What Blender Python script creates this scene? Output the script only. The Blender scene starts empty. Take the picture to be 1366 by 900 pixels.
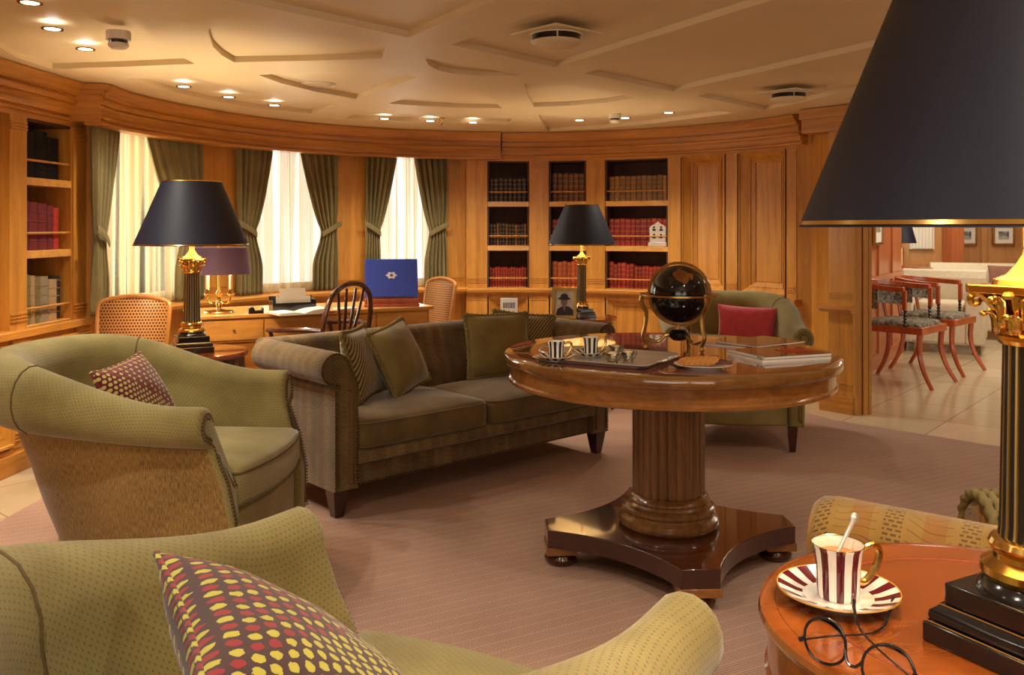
import bpy, math, random
from math import pi, sin, cos, atan2, sqrt, radians
from mathutils import Vector, Matrix, geometry
random.seed(7)
SC = bpy.context.scene
COL = SC.collection
# ------------------------------------------------------------------ camera model (1366x900)
F, HY, CX, CH = 1190.0, 303.0, 683.0, 1.21
def W(px, py, z):                       # point of the horizontal plane z seen at a pixel
    d = (CH - z) * F / (py - HY)
    return Vector(((px - CX) / F * d, d, z))
def D(px, py, d):
    return Vector(((px - CX) / F * d, d, CH - (py - HY) / F * d))
CEIL = 2.0
OC = Vector((0, 5.2, 0))
def P(phi, r, z=0.0):
    return Vector((OC.x + r * sin(phi), OC.y + r * cos(phi), z))
def phi_px(px, r):
    k = (px - CX) / F
    a = 1 + k * k; b = -2 * OC.y; c = OC.y ** 2 - r * r
    t = (-b + sqrt(max(b * b - 4 * a * c, 0))) / (2 * a)
    return atan2(k * t, t - OC.y)
# ------------------------------------------------------------------ mesh builder
class MB:
    def __init__(s):
        s.v = []; s.f = []; s.uv = []; s.mi = []; s.M = Matrix()
    def at(s, M=None):
        s.M = M if M is not None else Matrix(); return s
    def add(s, vs, fs, mi=0, uvs=None):
        o = len(s.v); s.v += [s.M @ Vector(p) for p in vs]
        for i, f in enumerate(fs):
            s.f.append([a + o for a in f]); s.mi.append(mi)
            s.uv.append(uvs[i] if uvs else None)
        return s
    def box(s, c, d, mi=0, rz=0, taper=1.0, rot=None):
        cx, cy, cz = c; x, y, z = d[0] / 2, d[1] / 2, d[2] / 2
        vs = []
        for k in (-1, 1):
            t = 1.0 if k > 0 else taper
            for a, b in ((-1, -1), (1, -1), (1, 1), (-1, 1)):
                vs.append(Vector((a * x * t, b * y * t, k * z)))
        R = rot if rot is not None else Matrix.Rotation(rz, 4, 'Z')
        vs = [R @ q + Vector(c) for q in vs]
        return s.add(vs, [(3, 2, 1, 0), (4, 5, 6, 7), (0, 1, 5, 4), (1, 2, 6, 5), (2, 3, 7, 6), (3, 0, 4, 7)], mi)
    def prism(s, poly, z0, z1, mi=0):
        n = len(poly); poly = [(p[0], p[1]) for p in poly]
        area = sum(poly[i][0] * poly[(i + 1) % n][1] - poly[(i + 1) % n][0] * poly[i][1] for i in range(n))
        if area < 0: poly = poly[::-1]
        vs = [(x, y, z0) for x, y in poly] + [(x, y, z1) for x, y in poly]
        fs = [tuple(range(n))[::-1], tuple(range(n, 2 * n))]
        fs += [(i, (i + 1) % n, (i + 1) % n + n, i + n) for i in range(n)]
        return s.add(vs, fs, mi)
    def grid(s, rows, closed=False, wrap=False, capu=False, mi=0, flip=False, umul=1):
        # rows: list of lists of points. closed: each row is a loop. wrap: rows form a loop
        nr = len(rows); nc = len(rows[0])
        rows = [[Vector(p) for p in r] for r in rows]
        L = [0.0]
        mid = nc // 2
        for i in range(1, nr + 1):
            L.append(L[-1] + (rows[i % nr][mid] - rows[i - 1][mid]).length)
        V = []
        for r in rows:
            t = [0.0]
            for j in range(1, nc + 1):
                t.append(t[-1] + (r[j % nc] - r[j - 1]).length)
            V.append(t)
        vs = [p for r in rows for p in r]
        fs = []; uvs = []
        for i in range(nr if wrap else nr - 1):
            i2 = (i + 1) % nr
            for j in range(nc if closed else nc - 1):
                j2 = (j + 1) % nc
                q = (i * nc + j, i * nc + j2, i2 * nc + j2, i2 * nc + j)
                u = ((L[i], V[i][j]), (L[i], V[i][j + 1]), (L[i + 1], V[i2][j + 1]), (L[i + 1], V[i2][j]))
                if flip: q = q[::-1]; u = u[::-1]
                fs.append(q); uvs.append(u)
        if capu and closed:
            a = tuple(range(nc)); b = tuple((nr - 1) * nc + j for j in range(nc))
            fs.append(a[::-1] if not flip else a); uvs.append(None)
            fs.append(b if not flip else b[::-1]); uvs.append(None)
        return s.add(vs, fs, mi, uvs)
    def lathe(s, prof, n=32, mi=0, c=(0, 0, 0), fn=None, a0=0, a1=2 * pi):
        full = abs(a1 - a0 - 2 * pi) < 1e-6
        rows = []
        for i in range(n if full else n + 1):
            a = a0 + (a1 - a0) * i / n
            rows.append([Vector((c[0] + (r * (fn(a, z) if fn else 1)) * cos(a), c[1] + (r * (fn(a, z) if fn else 1)) * sin(a), c[2] + z)) for r, z in prof])
        return s.grid(rows, wrap=full, mi=mi, flip=True)
    def tube(s, pts, r, n=8, closed=False, mi=0, cap=True, rfn=None):
        pts = [Vector(p) for p in pts]; m = len(pts); rows = []
        up = None
        for i in range(m):
            if closed: t = pts[(i + 1) % m] - pts[i - 1]
            else: t = pts[min(i + 1, m - 1)] - pts[max(i - 1, 0)]
            if t.length < 1e-9: t = Vector((0, 0, 1))
            t.normalize()
            if up is None:
                up = Vector((0, 0, 1)) if abs(t.z) < 0.9 else Vector((1, 0, 0))
            a = t.cross(up); a.normalize(); up = a.cross(t); up.normalize()
            rr = r(i / (m - 1)) if callable(r) else (r[i] if isinstance(r, (list, tuple)) else r)
            rows.append([pts[i] + (a * cos(2 * pi * k / n) + up * sin(2 * pi * k / n)) * rr * (rfn(i, k) if rfn else 1) for k in range(n)])
        return s.grid(rows, closed=True, wrap=closed, capu=(cap and not closed), mi=mi)
    def sphere(s, c, r, n=16, mi=0, sc=(1, 1, 1), m=None):
        m = m or n // 2
        rows = []
        for i in range(n):
            a = 2 * pi * i / n
            rows.append([Vector((c[0] + r * sc[0] * sin(pi * j / m) * cos(a), c[1] + r * sc[1] * sin(pi * j / m) * sin(a), c[2] - r * sc[2] * cos(pi * j / m))) for j in range(m + 1)])
        return s.grid(rows, wrap=True, mi=mi, flip=True)
    def cbox(s, p0, p1, r0, r1, z0, z1, n=None, mi=0, r0b=None):
        # curved box about OC; r0 (inner) may differ at the bottom (r0b)
        n = n or max(1, int(abs(p1 - p0) / 0.045))
        rb = r0 if r0b is None else r0b
        rows = []
        for i in range(n + 1):
            a = p0 + (p1 - p0) * i / n
            rows.append([P(a, rb, z0), P(a, r1, z0), P(a, r1, z1), P(a, r0, z1)])
        return s.grid(rows, closed=True, capu=True, mi=mi)
    def csweep(s, p0, p1, prof, n=None, mi=0):
        n = n or max(1, int(abs(p1 - p0) / 0.045))
        rows = [[P(p0 + (p1 - p0) * i / n, r, z) for r, z in prof] for i in range(n + 1)]
        return s.grid(rows, closed=True, capu=True, mi=mi)
    def build(s, name, mats, parent=None, loc=None, rz=None, bevel=0, subsurf=0, sharp=35, weld=True, seg=2):
        me = bpy.data.meshes.new(name)
        me.from_pydata([tuple(p) for p in s.v], [], s.f)
        uvl = me.uv_layers.new(name='UVMap')
        k = 0
        for pi_, poly in enumerate(me.polygons):
            poly.material_index = s.mi[pi_]
            u = s.uv[pi_]
            for q in range(len(poly.loop_indices)):
                li = poly.loop_indices[q]
                if u: uvl.data[li].uv = u[q]
                else:
                    p = s.v[s.f[pi_][q]]
                    nrm = poly.normal
                    ax = max(range(3), key=lambda t: abs(nrm[t]))
                    uvl.data[li].uv = ((p.y, p.z), (p.x, p.z), (p.x, p.y))[ax]
        import bmesh
        bm = bmesh.new(); bm.from_mesh(me)
        if weld: bmesh.ops.remove_doubles(bm, verts=bm.verts, dist=1e-5)
        bmesh.ops.dissolve_degenerate(bm, edges=bm.edges, dist=1e-6)
        bmesh.ops.recalc_face_normals(bm, faces=bm.faces)
        bm.to_mesh(me); bm.free()
        me.polygons.foreach_set('use_smooth', [True] * len(me.polygons))
        if sharp and not subsurf: me.set_sharp_from_angle(angle=radians(sharp))
        for m in (mats if isinstance(mats, (list, tuple)) else [mats]): me.materials.append(m)
        o = bpy.data.objects.new(name, me); COL.objects.link(o)
        if parent: o.parent = parent
        if loc is not None: o.location = loc
        if rz is not None: o.rotation_euler = (0, 0, rz)
        if bevel:
            b = o.modifiers.new('bevel', 'BEVEL'); b.width = bevel; b.segments = seg; b.limit_method = 'ANGLE'; b.angle_limit = radians(40)
        if subsurf:
            b = o.modifiers.new('subsurf', 'SUBSURF'); b.levels = subsurf; b.render_levels = subsurf
        return o
def tag(o, label=None, cat=None, group=None, kind=None):
    if label: o['label'] = label
    if cat: o['category'] = cat
    if group: o['group'] = group
    if kind: o['kind'] = kind
    return o
def thing(name, label, cat, loc=(0, 0, 0), rz=0, group=None):
    o = bpy.data.objects.new(name, None); COL.objects.link(o)
    o.empty_display_size = 0.1
    o.location = loc; o.rotation_euler = (0, 0, rz)
    return tag(o, label, cat, group)
def struct(o): o['kind'] = 'structure'; return o
def copy_tree(o, parent=None):
    c = o.copy(); COL.objects.link(c)
    if parent: c.parent = parent
    for ch in list(o.children): copy_tree(ch, c)
    return c
def T(x, y, z): return Matrix.Translation((x, y, z))
def Rz(a): return Matrix.Rotation(a, 4, 'Z')
def Rx(a): return Matrix.Rotation(a, 4, 'X')
def Ry(a): return Matrix.Rotation(a, 4, 'Y')
def face_rz(fx, fy): return atan2(fy, fx) + pi / 2       # local -Y looks along (fx, fy)
def lerp(a, b, t): return a + (b - a) * t
def sm(t): t = min(1, max(0, t)); return t * t * (3 - 2 * t)
def interp(xs, ys, x):
    if x <= xs[0]: return ys[0]
    for i in range(1, len(xs)):
        if x <= xs[i]: return lerp(ys[i - 1], ys[i], (x - xs[i - 1]) / (xs[i] - xs[i - 1]))
    return ys[-1]
def spline(pts, n=8):
    pts = [Vector(p) for p in pts]; out = []
    for i in range(len(pts) - 1):
        a = pts[max(i - 1, 0)]; b = pts[i]; c = pts[i + 1]; d = pts[min(i + 2, len(pts) - 1)]
        for k in range(n):
            t = k / n
            out.append(0.5 * ((2 * b) + (c - a) * t + (2 * a - 5 * b + 4 * c - d) * t * t + (3 * b - a - 3 * c + d) * t ** 3))
    out.append(pts[-1]); return out
# ------------------------------------------------------------------ materials
def srgb(r, g, b):
    f = lambda c: (c / 255 / 12.92) if c / 255 <= 0.04045 else ((c / 255 + 0.055) / 1.055) ** 2.4
    return (f(r), f(g), f(b), 1)
class NT:
    def __init__(s, name):
        s.m = bpy.data.materials.new(name); s.m.use_nodes = True
        s.t = s.m.node_tree; s.b = s.t.nodes['Principled BSDF']; s.out = s.t.nodes['Material Output']
    def n(s, ty, **kw):
        d = s.t.nodes.new(ty)
        for k, v in kw.items():
            if k in d.inputs: s.set(d.inputs[k], v)
            else: setattr(d, k, v)
        return d
    def set(s, inp, v):
        if isinstance(v, bpy.types.NodeSocket): s.t.links.new(v, inp)
        else: inp.default_value = v
    def m_(s, op, a, b=None, c=None):
        d = s.t.nodes.new('ShaderNodeMath'); d.operation = op
        for i, v in enumerate((a, b, c)):
            if v is not None: s.set(d.inputs[i], v)
        return d.outputs[0]
    def mix(s, f, a, b, mode='MIX'):
        d = s.t.nodes.new('ShaderNodeMix'); d.data_type = 'RGBA'; d.blend_type = mode
        s.set(d.inputs['Factor'], f); s.set(d.inputs[6], a); s.set(d.inputs[7], b)
        return d.outputs[2]
    def co(s, kind='Object', scale=(1, 1, 1), rot=(0, 0, 0)):
        tc = s.t.nodes.new('ShaderNodeTexCoord'); mp = s.t.nodes.new('ShaderNodeMapping')
        s.t.links.new(tc.outputs[kind], mp.inputs[0]); mp.inputs['Scale'].default_value = scale; mp.inputs['Rotation'].default_value = rot
        return mp.outputs[0]
    def noise(s, vec, scale=5, detail=3, rough=0.5, dist=0):
        d = s.n('ShaderNodeTexNoise'); s.set(d.inputs['Vector'], vec); d.inputs['Scale'].default_value = scale
        d.inputs['Detail'].default_value = detail; d.inputs['Roughness'].default_value = rough; d.inputs['Distortion'].default_value = dist
        return d.outputs['Fac']
    def ramp(s, f, stops):
        d = s.n('ShaderNodeValToRGB'); s.set(d.inputs[0], f); e = d.color_ramp.elements
        while len(e) < len(stops): e.new(0.5)
        for i, (p, c) in enumerate(stops): e[i].position = p; e[i].color = c if len(c) == 4 else (*c, 1)
        return d.outputs[0]
    def sep(s, v):
        d = s.n('ShaderNodeSeparateXYZ'); s.set(d.inputs[0], v); return d.outputs
    def P(s, **kw):
        for k, v in kw.items(): s.set(s.b.inputs[k.replace('_', ' ')], v)
    def bump(s, h, strength=0.3, dist=0.002):
        d = s.n('ShaderNodeBump'); d.inputs['Strength'].default_value = strength; d.inputs['Distance'].default_value = dist
        s.set(d.inputs['Height'], h); s.set(s.b.inputs['Normal'], d.outputs[0])
def plain(name, c, rough=0.5, metal=0.0, coat=0, spec=0.5, sheen=0, var=0.06, nscale=30):
    t = NT(name)
    nz = t.noise(t.co(), nscale, 3)
    dk = (c[0] * (1 - var * 2), c[1] * (1 - var * 2), c[2] * (1 - var * 2), 1)
    lt = (min(1, c[0] * (1 + var)), min(1, c[1] * (1 + var)), min(1, c[2] * (1 + var)), 1)
    t.P(Base_Color=t.ramp(nz, [(0.3, dk), (0.7, lt)]), Roughness=rough, Metallic=metal)
    t.b.inputs['Coat Weight'].default_value = coat; t.b.inputs['Coat Roughness'].default_value = 0.08
    t.b.inputs['Specular IOR Level'].default_value = spec
    if sheen: t.b.inputs['Sheen Weight'].default_value = sheen; t.b.inputs['Sheen Roughness'].default_value = 0.4
    return t.m
def wood(name, dark, light, scale=(9, 9, 0.7), rough=0.35, coat=0.25, rot=(0, 0, 0), fig=1.0, crough=0.12):
    t = NT(name); v = t.co('Object', scale, rot)
    n1 = t.noise(v, 2.2, 4, 0.6, 0.6); n2 = t.noise(v, 14, 5, 0.7, 0.2)
    n0 = t.noise(t.co(), 1.1, 2)
    f = t.m_('ADD', t.m_('MULTIPLY', n1, 0.6 * fig), t.m_('ADD', t.m_('MULTIPLY', n2, 0.3), t.m_('MULTIPLY', n0, 0.25)))
    t.P(Base_Color=t.ramp(f, [(0.38, dark), (0.72, light)]), Roughness=rough)
    t.b.inputs['Coat Weight'].default_value = coat; t.b.inputs['Coat Roughness'].default_value = crough
    t.bump(n2, 0.08, 0.001)
    return t.m
MT = {}
MT['wood_v'] = wood('honey_wood_vertical_grain', srgb(158, 100, 32), srgb(208, 146, 58), rough=.45, coat=.12)
MT['wood_h'] = wood('honey_wood_horizontal_grain', srgb(150, 92, 30), srgb(206, 142, 56), (0.7, 0.7, 12), .42, .12)
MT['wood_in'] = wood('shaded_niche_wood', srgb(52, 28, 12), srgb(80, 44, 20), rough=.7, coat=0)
MT['wood_flat'] = wood('honey_desk_wood', srgb(186, 126, 56), srgb(226, 168, 86), (1.2, 9, 9))
MT['mahog'] = wood('dark_mahogany', srgb(34, 13, 8), srgb(72, 29, 15), (5, 5, 2.5), 0.18, 0.8, crough=0.05)
MT['mahog_top'] = wood('polished_mahogany_top', srgb(84, 36, 16), srgb(140, 68, 32), (1.2, 6, 6), 0.15, 1.0, crough=0.03)
MT['walnut'] = wood('walnut_rim', srgb(104, 62, 26), srgb(160, 104, 50), (3, 3, 9), 0.2, 0.7, crough=0.06)
MT['walnut_col'] = wood('walnut_reeded_column', srgb(80, 52, 24), srgb(140, 98, 52), (9, 9, 0.9), 0.25, 0.6, crough=0.08)
MT['cherry_top'] = wood('cherry_side_table_top', srgb(112, 52, 16), srgb(152, 80, 28), (1.1, 5, 5), 0.2, 0.8, rot=(0, 0, 0.5), crough=0.06)
MT['red_wood'] = wood('red_cherry_chair_wood', srgb(138, 54, 20), srgb(194, 92, 44), (6, 6, 1.5), 0.25, 0.6)
MT['dark_wood'] = wood('dark_chair_wood', srgb(44, 22, 12), srgb(92, 48, 26), (5, 5, 2), 0.25, 0.6)
MT['cane_frame'] = wood('cane_chair_frame', srgb(142, 90, 38), srgb(192, 134, 66), (6, 6, 2))
MT['ceil'] = plain('cream_ceiling_paint', srgb(226, 208, 170), 0.5, var=0.015, nscale=3, spec=0.25)
MT['white'] = plain('white_enamel', srgb(226, 218, 200), 0.4, var=0.01)
MT['black'] = plain('black_lacquer', (0.008, 0.008, 0.009, 1), 0.16, coat=0.4, var=0.1)
MT['shade'] = plain('navy_black_shade_card', (0.011, 0.012, 0.024, 1), 0.55, var=0.08, nscale=300, spec=0.3)
MT['shade_in'] = plain('shade_lining', srgb(210, 190, 150), 0.7, var=0.02)
MT['purple'] = plain('purple_shade_card', srgb(112, 88, 118), 0.6, var=0.03)
MT['brass'] = plain('polished_brass', srgb(222, 184, 104), 0.18, 1.0, var=0.05, nscale=14)
MT['abrass'] = plain('antique_brass', srgb(176, 142, 82), 0.28, 1.0, var=0.1, nscale=20)
MT['silver'] = plain('silver_plate', srgb(226, 222, 212), 0.32, 0.72, var=0.02)
MT['steel'] = plain('dark_steel', srgb(60, 58, 56), 0.3, 1.0)
MT['paper'] = plain('white_paper', srgb(236, 230, 216), 0.7, var=0.01)
MT['ivory'] = plain('ivory_candle', srgb(238, 216, 170), 0.5, var=0.02)
MT['porcelain'] = plain('white_porcelain', srgb(240, 236, 228), 0.12, coat=0.5, var=0.005)
MT['maroon_p'] = plain('maroon_glaze', srgb(88, 18, 32), 0.12, coat=0.5, var=0.02)
MT['black_p'] = plain('black_glaze', srgb(18, 17, 22), 0.12, coat=0.5, var=0.02)
MT['blue'] = plain('royal_blue_leather', srgb(54, 80, 186), 0.4, var=0.06, nscale=60)
MT['pink'] = plain('raspberry_pink_velvet', srgb(212, 74, 88), 0.8, sheen=0.6, var=0.06, nscale=25)
MT['beige'] = plain('cream_upholstery', srgb(206, 190, 160), 0.9, var=0.04)
MT['red_card'] = plain('red_print', srgb(176, 30, 26), 0.4)
MT['biscuit'] = plain('golden_biscuit', srgb(196, 132, 62), 0.8, var=0.15, nscale=90)
MT['choc'] = plain('dark_chocolate_biscuit', srgb(92, 48, 28), 0.5, var=0.1)
MT['coffee'] = plain('milky_coffee', srgb(196, 132, 76), 0.3, var=0.2, nscale=120)
MT['pipe'] = plain('dark_olive_piping', srgb(92, 76, 40), 0.8)
MT['nail'] = plain('antique_nailhead', srgb(96, 74, 42), 0.35, 0.9)
def dots(t, vec_uv, n, rad, stag=True):
    x, y, _ = t.sep(vec_uv)
    v = t.m_('MULTIPLY', y, n); row = t.m_('FLOOR', v)
    u = t.m_('MULTIPLY', x, n)
    if stag: u = t.m_('ADD', u, t.m_('MULTIPLY', t.m_('MODULO', row, 2.0), 0.5))
    fu = t.m_('SUBTRACT', t.m_('FRACT', u), 0.5); fv = t.m_('SUBTRACT', t.m_('FRACT', v), 0.5)
    d = t.m_('SQRT', t.m_('ADD', t.m_('MULTIPLY', fu, fu), t.m_('MULTIPLY', fv, fv)))
    return d, row, u
def upholstery(name, c, c2, n=95, dotc=None, strength=0.5, bs=4.5, us=(60, 400, 1), mixk=0.7):
    t = NT(name); uv = t.co('UV')
    d, row, u = dots(t, uv, n, 0.2)
    big = t.noise(t.co('Object'), bs, 3)
    fine = t.noise(t.co('UV', us), 3, 3)
    base = t.ramp(t.m_('ADD', t.m_('MULTIPLY', big, mixk), t.m_('MULTIPLY', fine, 1 - mixk)), [(0.36, c2), (0.62, c)])
    mask = t.m_('LESS_THAN', d, 0.2)
    col = t.mix(t.m_('MULTIPLY', mask, strength), base, dotc or (c2[0] * 0.45, c2[1] * 0.42, c2[2] * 0.35, 1))
    t.P(Base_Color=col, Roughness=0.92)
    t.b.inputs['Sheen Weight'].default_value = 0.35; t.b.inputs['Sheen Roughness'].default_value = 0.4
    t.b.inputs['Specular IOR Level'].default_value = 0.2
    t.bump(t.m_('SUBTRACT', fine, t.m_('MULTIPLY', mask, 0.8)), 0.5, 0.001)
    return t.m
MT['olive'] = upholstery('olive_green_dotted_velvet', srgb(152, 140, 88), srgb(120, 107, 62))
MT['tan'] = upholstery('golden_tan_side_velvet', srgb(166, 134, 78), srgb(112, 86, 44), strength=0.12, bs=3, us=(110, 16, 1), mixk=0.3)
MT['velvet'] = plain('moss_green_velvet', srgb(128, 112, 60), 0.85, sheen=0.6, var=0.14, nscale=9)
def sofa_mat(name, c, c2, line, s=1.0, ang=0):
    t = NT(name); uv = t.co('UV')
    x, y, _ = t.sep(uv)
    wob = t.m_('MULTIPLY', t.m_('SUBTRACT', t.noise(uv, 7, 2), 0.5), 0.05)
    bx = t.m_('FRACT', t.m_('MULTIPLY', t.m_('ADD', x if ang == 0 else y, 0), 7.0 * s))
    # ladder columns of short dashes inside a band
    band = t.m_('MULTIPLY', t.m_('GREATER_THAN', bx, 0.08), t.m_('LESS_THAN', bx, 0.34))
    dd, _, _ = dots(t, uv, 62 * s, 0.3)
    sx, sy, _ = t.sep(t.co('UV'))
    rw = t.m_('FLOOR', t.m_('MULTIPLY', sy, 95 * s)); uu = t.m_('ADD', t.m_('MULTIPLY', sx, 62 * s), t.m_('MULTIPLY', t.m_('MODULO', rw, 2.0), 0.5))
    bxx = t.m_('LESS_THAN', t.m_('ABSOLUTE', t.m_('SUBTRACT', t.m_('FRACT', uu), 0.5)), 0.34)
    byy = t.m_('LESS_THAN', t.m_('ABSOLUTE', t.m_('SUBTRACT', t.m_('FRACT', t.m_('MULTIPLY', sy, 95 * s)), 0.5)), 0.22)
    dash = t.m_('MULTIPLY', band, t.m_('MULTIPLY', bxx, byy))
    # leaf line scrolls
    vo = t.n('ShaderNodeTexWave'); vo.wave_type = 'RINGS'; t.set(vo.inputs['Vector'], t.co('UV', (9 * s, 6 * s, 1)))
    vo.inputs['Scale'].default_value = 1.1; vo.inputs['Distortion'].default_value = 9; vo.inputs['Detail'].default_value = 1.0
    line_m = t.m_('MULTIPLY', t.m_('LESS_THAN', t.m_('ABSOLUTE', t.m_('SUBTRACT', vo.outputs['Fac'], 0.5)), 0.05), t.m_('GREATER_THAN', bx, 0.40))
    nz = t.noise(t.co('Object'), 6, 4)
    band2 = t.m_('MULTIPLY', t.m_('GREATER_THAN', bx, 0.62), t.m_('LESS_THAN', bx, 0.92))
    base = t.ramp(nz, [(0.32, c2), (0.66, c)])
    base = t.mix(t.m_('MULTIPLY', band2, 0.5), base, (c2[0] * 1.25, c2[1] * 0.82, c2[2] * 0.75, 1))
    col = t.mix(t.m_('MULTIPLY', t.m_('MAXIMUM', dash, line_m), 0.68), base, line)
    t.P(Base_Color=col, Roughness=0.88); t.b.inputs['Sheen Weight'].default_value = 0.35
    t.b.inputs['Specular IOR Level'].default_value = 0.2
    t.bump(t.m_('MAXIMUM', dash, line_m), 0.4, -0.0015)
    return t.m
MT['sofa'] = sofa_mat('bronze_cut_velvet', srgb(124, 103, 62), srgb(88, 70, 40), srgb(36, 26, 14))
MT['sofa_seat'] = plain('bronze_seat_velvet', srgb(104, 84, 44), 0.85, sheen=0.5, var=0.16, nscale=9)
MT['sofa_green'] = sofa_mat('green_gold_cut_velvet', srgb(150, 118, 60), srgb(124, 92, 42), srgb(34, 24, 12), 1.0)
def zebra():
    t = NT('zebra_cut_velvet')
    w = t.n('ShaderNodeTexWave'); t.set(w.inputs['Vector'], t.co('UV', (1, 1, 1), (0, 0, 0.6))); w.inputs['Scale'].default_value = 22
    w.inputs['Distortion'].default_value = 5; w.inputs['Detail'].default_value = 1; w.inputs['Detail Scale'].default_value = 0.25
    t.P(Base_Color=t.ramp(w.outputs['Fac'], [(0.4, srgb(70, 56, 26)), (0.58, srgb(158, 142, 92))]), Roughness=0.85)
    t.b.inputs['Sheen Weight'].default_value = 0.4
    t.bump(w.outputs['Fac'], 0.4, 0.002); return t.m
MT['zebra'] = zebra()
def dotted(name, n, base, ca, cb):
    t = NT(name); uv0 = t.co('UV')
    nz = t.n('ShaderNodeTexNoise'); t.set(nz.inputs['Vector'], uv0); nz.inputs['Scale'].default_value = n * 3; nz.inputs['Detail'].default_value = 2
    va = t.n('ShaderNodeVectorMath'); va.operation = 'MULTIPLY_ADD'; t.set(va.inputs[0], nz.outputs['Color']); va.inputs[1].default_value = (0.35 / n,) * 3; t.set(va.inputs[2], uv0)
    d, row, u = dots(t, va.outputs[0], n, 0.3)
    alt = t.m_('MODULO', t.m_('ADD', t.m_('FLOOR', u), t.m_('MULTIPLY', row, 1)), 2.0)
    c = t.mix(alt, ca, cb)
    mask = t.m_('LESS_THAN', d, 0.35)
    t.P(Base_Color=t.mix(mask, base, c), Roughness=0.9); t.b.inputs['Sheen Weight'].default_value = 0.2
    t.bump(mask, 0.6, 0.003); return t.m
MT['berry'] = dotted('plum_cushion_with_berry_dots', 52, srgb(62, 34, 34), srgb(176, 166, 58), srgb(138, 24, 32))
MT['berry_small'] = dotted('red_cushion_with_cream_dots', 62, srgb(92, 22, 20), srgb(196, 178, 104), srgb(140, 30, 26))
def carpet():
    t = NT('mauve_striped_carpet'); v = t.co('Object', (1, 1, 1), (0, 0, radians(-28.6)))
    x, y, _ = t.sep(v)
    fy = t.m_('FRACT', t.m_('MULTIPLY', y, 1 / 0.052)); 
    ln = t.m_('LESS_THAN', fy, 0.07)
    fx = t.m_('LESS_THAN', t.m_('FRACT', t.m_('MULTIPLY', x, 1 / 0.011)), 0.55)
    fine = t.m_('MULTIPLY', t.m_('LESS_THAN', t.m_('FRACT', t.m_('MULTIPLY', y, 1 / 0.0104)), 0.3), 0.22)
    nz = t.noise(t.co(), 260, 2); big = t.noise(t.co(), 1.6, 3)
    base = t.ramp(t.m_('ADD', t.m_('MULTIPLY', nz, 0.6), t.m_('MULTIPLY', big, 0.4)), [(0.35, srgb(138, 108, 94)), (0.65, srgb(172, 140, 122))])
    col = t.mix(t.m_('MAXIMUM', t.m_('MULTIPLY', t.m_('MULTIPLY', ln, fx), 0.6), fine), base, srgb(222, 192, 164))
    t.P(Base_Color=col, Roughness=0.95); t.b.inputs['Specular IOR Level'].default_value = 0.15
    t.bump(nz, 0.4, 0.002); return t.m
MT['carpet'] = carpet()
def marble():
    t = NT('cream_marble_tiles'); v = t.co('Object', (1, 1, 1), (0, 0, radians(40)))
    b = t.n('ShaderNodeTexBrick'); t.set(b.inputs['Vector'], v); b.offset = 0
    b.inputs['Color1'].default_value = srgb(212, 196, 164); b.inputs['Color2'].default_value = srgb(202, 184, 150); b.inputs['Mortar'].default_value = srgb(150, 130, 100)
    b.inputs['Scale'].default_value = 1; b.inputs['Mortar Size'].default_value = 0.004; b.inputs['Brick Width'].default_value = 0.5; b.inputs['Row Height'].default_value = 0.5
    n = t.noise(t.co(), 3.5, 6, 0.65, 1.2)
    t.P(Base_Color=t.mix(t.m_('MULTIPLY', n, 0.45), b.outputs[0], srgb(170, 146, 108)), Roughness=0.14)
    return t.m
MT['marble'] = marble()
def stripes(name, ca, cb, n, lo=None, hi=None, gold=None, off=0.0):
    t = NT(name); x, y, z = t.sep(t.co('Object'))
    a = t.m_('ARCTAN2', y, x)
    s = t.m_('LESS_THAN', t.m_('FRACT', t.m_('ADD', t.m_('MULTIPLY', a, n / (2 * pi)), off)), 0.5)
    if lo is not None:
        r = t.m_('SQRT', t.m_('ADD', t.m_('MULTIPLY', x, x), t.m_('MULTIPLY', y, y)))
        s = t.m_('MULTIPLY', s, t.m_('MULTIPLY', t.m_('GREATER_THAN', r, lo), t.m_('LESS_THAN', r, hi)))
        col = t.mix(s, ca, cb)
        col = t.mix(t.m_('GREATER_THAN', r, hi), col, gold)
    else: col = t.mix(s, ca, cb)
    t.P(Base_Color=col, Roughness=0.12); t.b.inputs['Coat Weight'].default_value = 0.5
    return t.m
PW = srgb(240, 236, 228)
MT['cup_maroon'] = stripes('maroon_striped_porcelain', PW, srgb(88, 18, 32), 9, off=0.15)
MT['cup_black'] = stripes('black_striped_porcelain', PW, srgb(20, 18, 26), 9)
MT['saucer_maroon'] = stripes('maroon_striped_saucer_porcelain', PW, srgb(96, 18, 34), 14, 0.045, 0.0765, srgb(200, 150, 60))
MT['saucer_black'] = stripes('black_striped_saucer_porcelain', PW, srgb(20, 18, 26), 14, 0.038, 0.0635, srgb(200, 150, 60))
def leather(name, c, gold=srgb(168, 120, 52)):
    t = NT(name); n = t.noise(t.co(), 45, 4)
    x, y, z = t.sep(t.co())
    oi = t.n('ShaderNodeObjectInfo')
    col = t.ramp(n, [(0.3, (c[0] * 0.6, c[1] * 0.6, c[2] * 0.6, 1)), (0.7, c)])
    hsv = t.n('ShaderNodeHueSaturation'); t.set(hsv.inputs['Color'], col); t.set(hsv.inputs['Value'], t.m_('ADD', t.m_('MULTIPLY', oi.outputs['Random'], 0.6), 0.7))
    b = t.m_('LESS_THAN', t.m_('FRACT', t.m_('MULTIPLY', z, 1 / 0.036)), 0.12)
    t.P(Base_Color=t.mix(t.m_('MULTIPLY', b, 0.75), hsv.outputs[0], gold), Roughness=0.45)
    return t.m
MT['bk_red'] = leather('red_leather', srgb(146, 36, 28))
MT['bk_brown'] = leather('brown_leather', srgb(112, 66, 32))
MT['bk_tan'] = leather('tan_leather', srgb(150, 106, 56))
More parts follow.
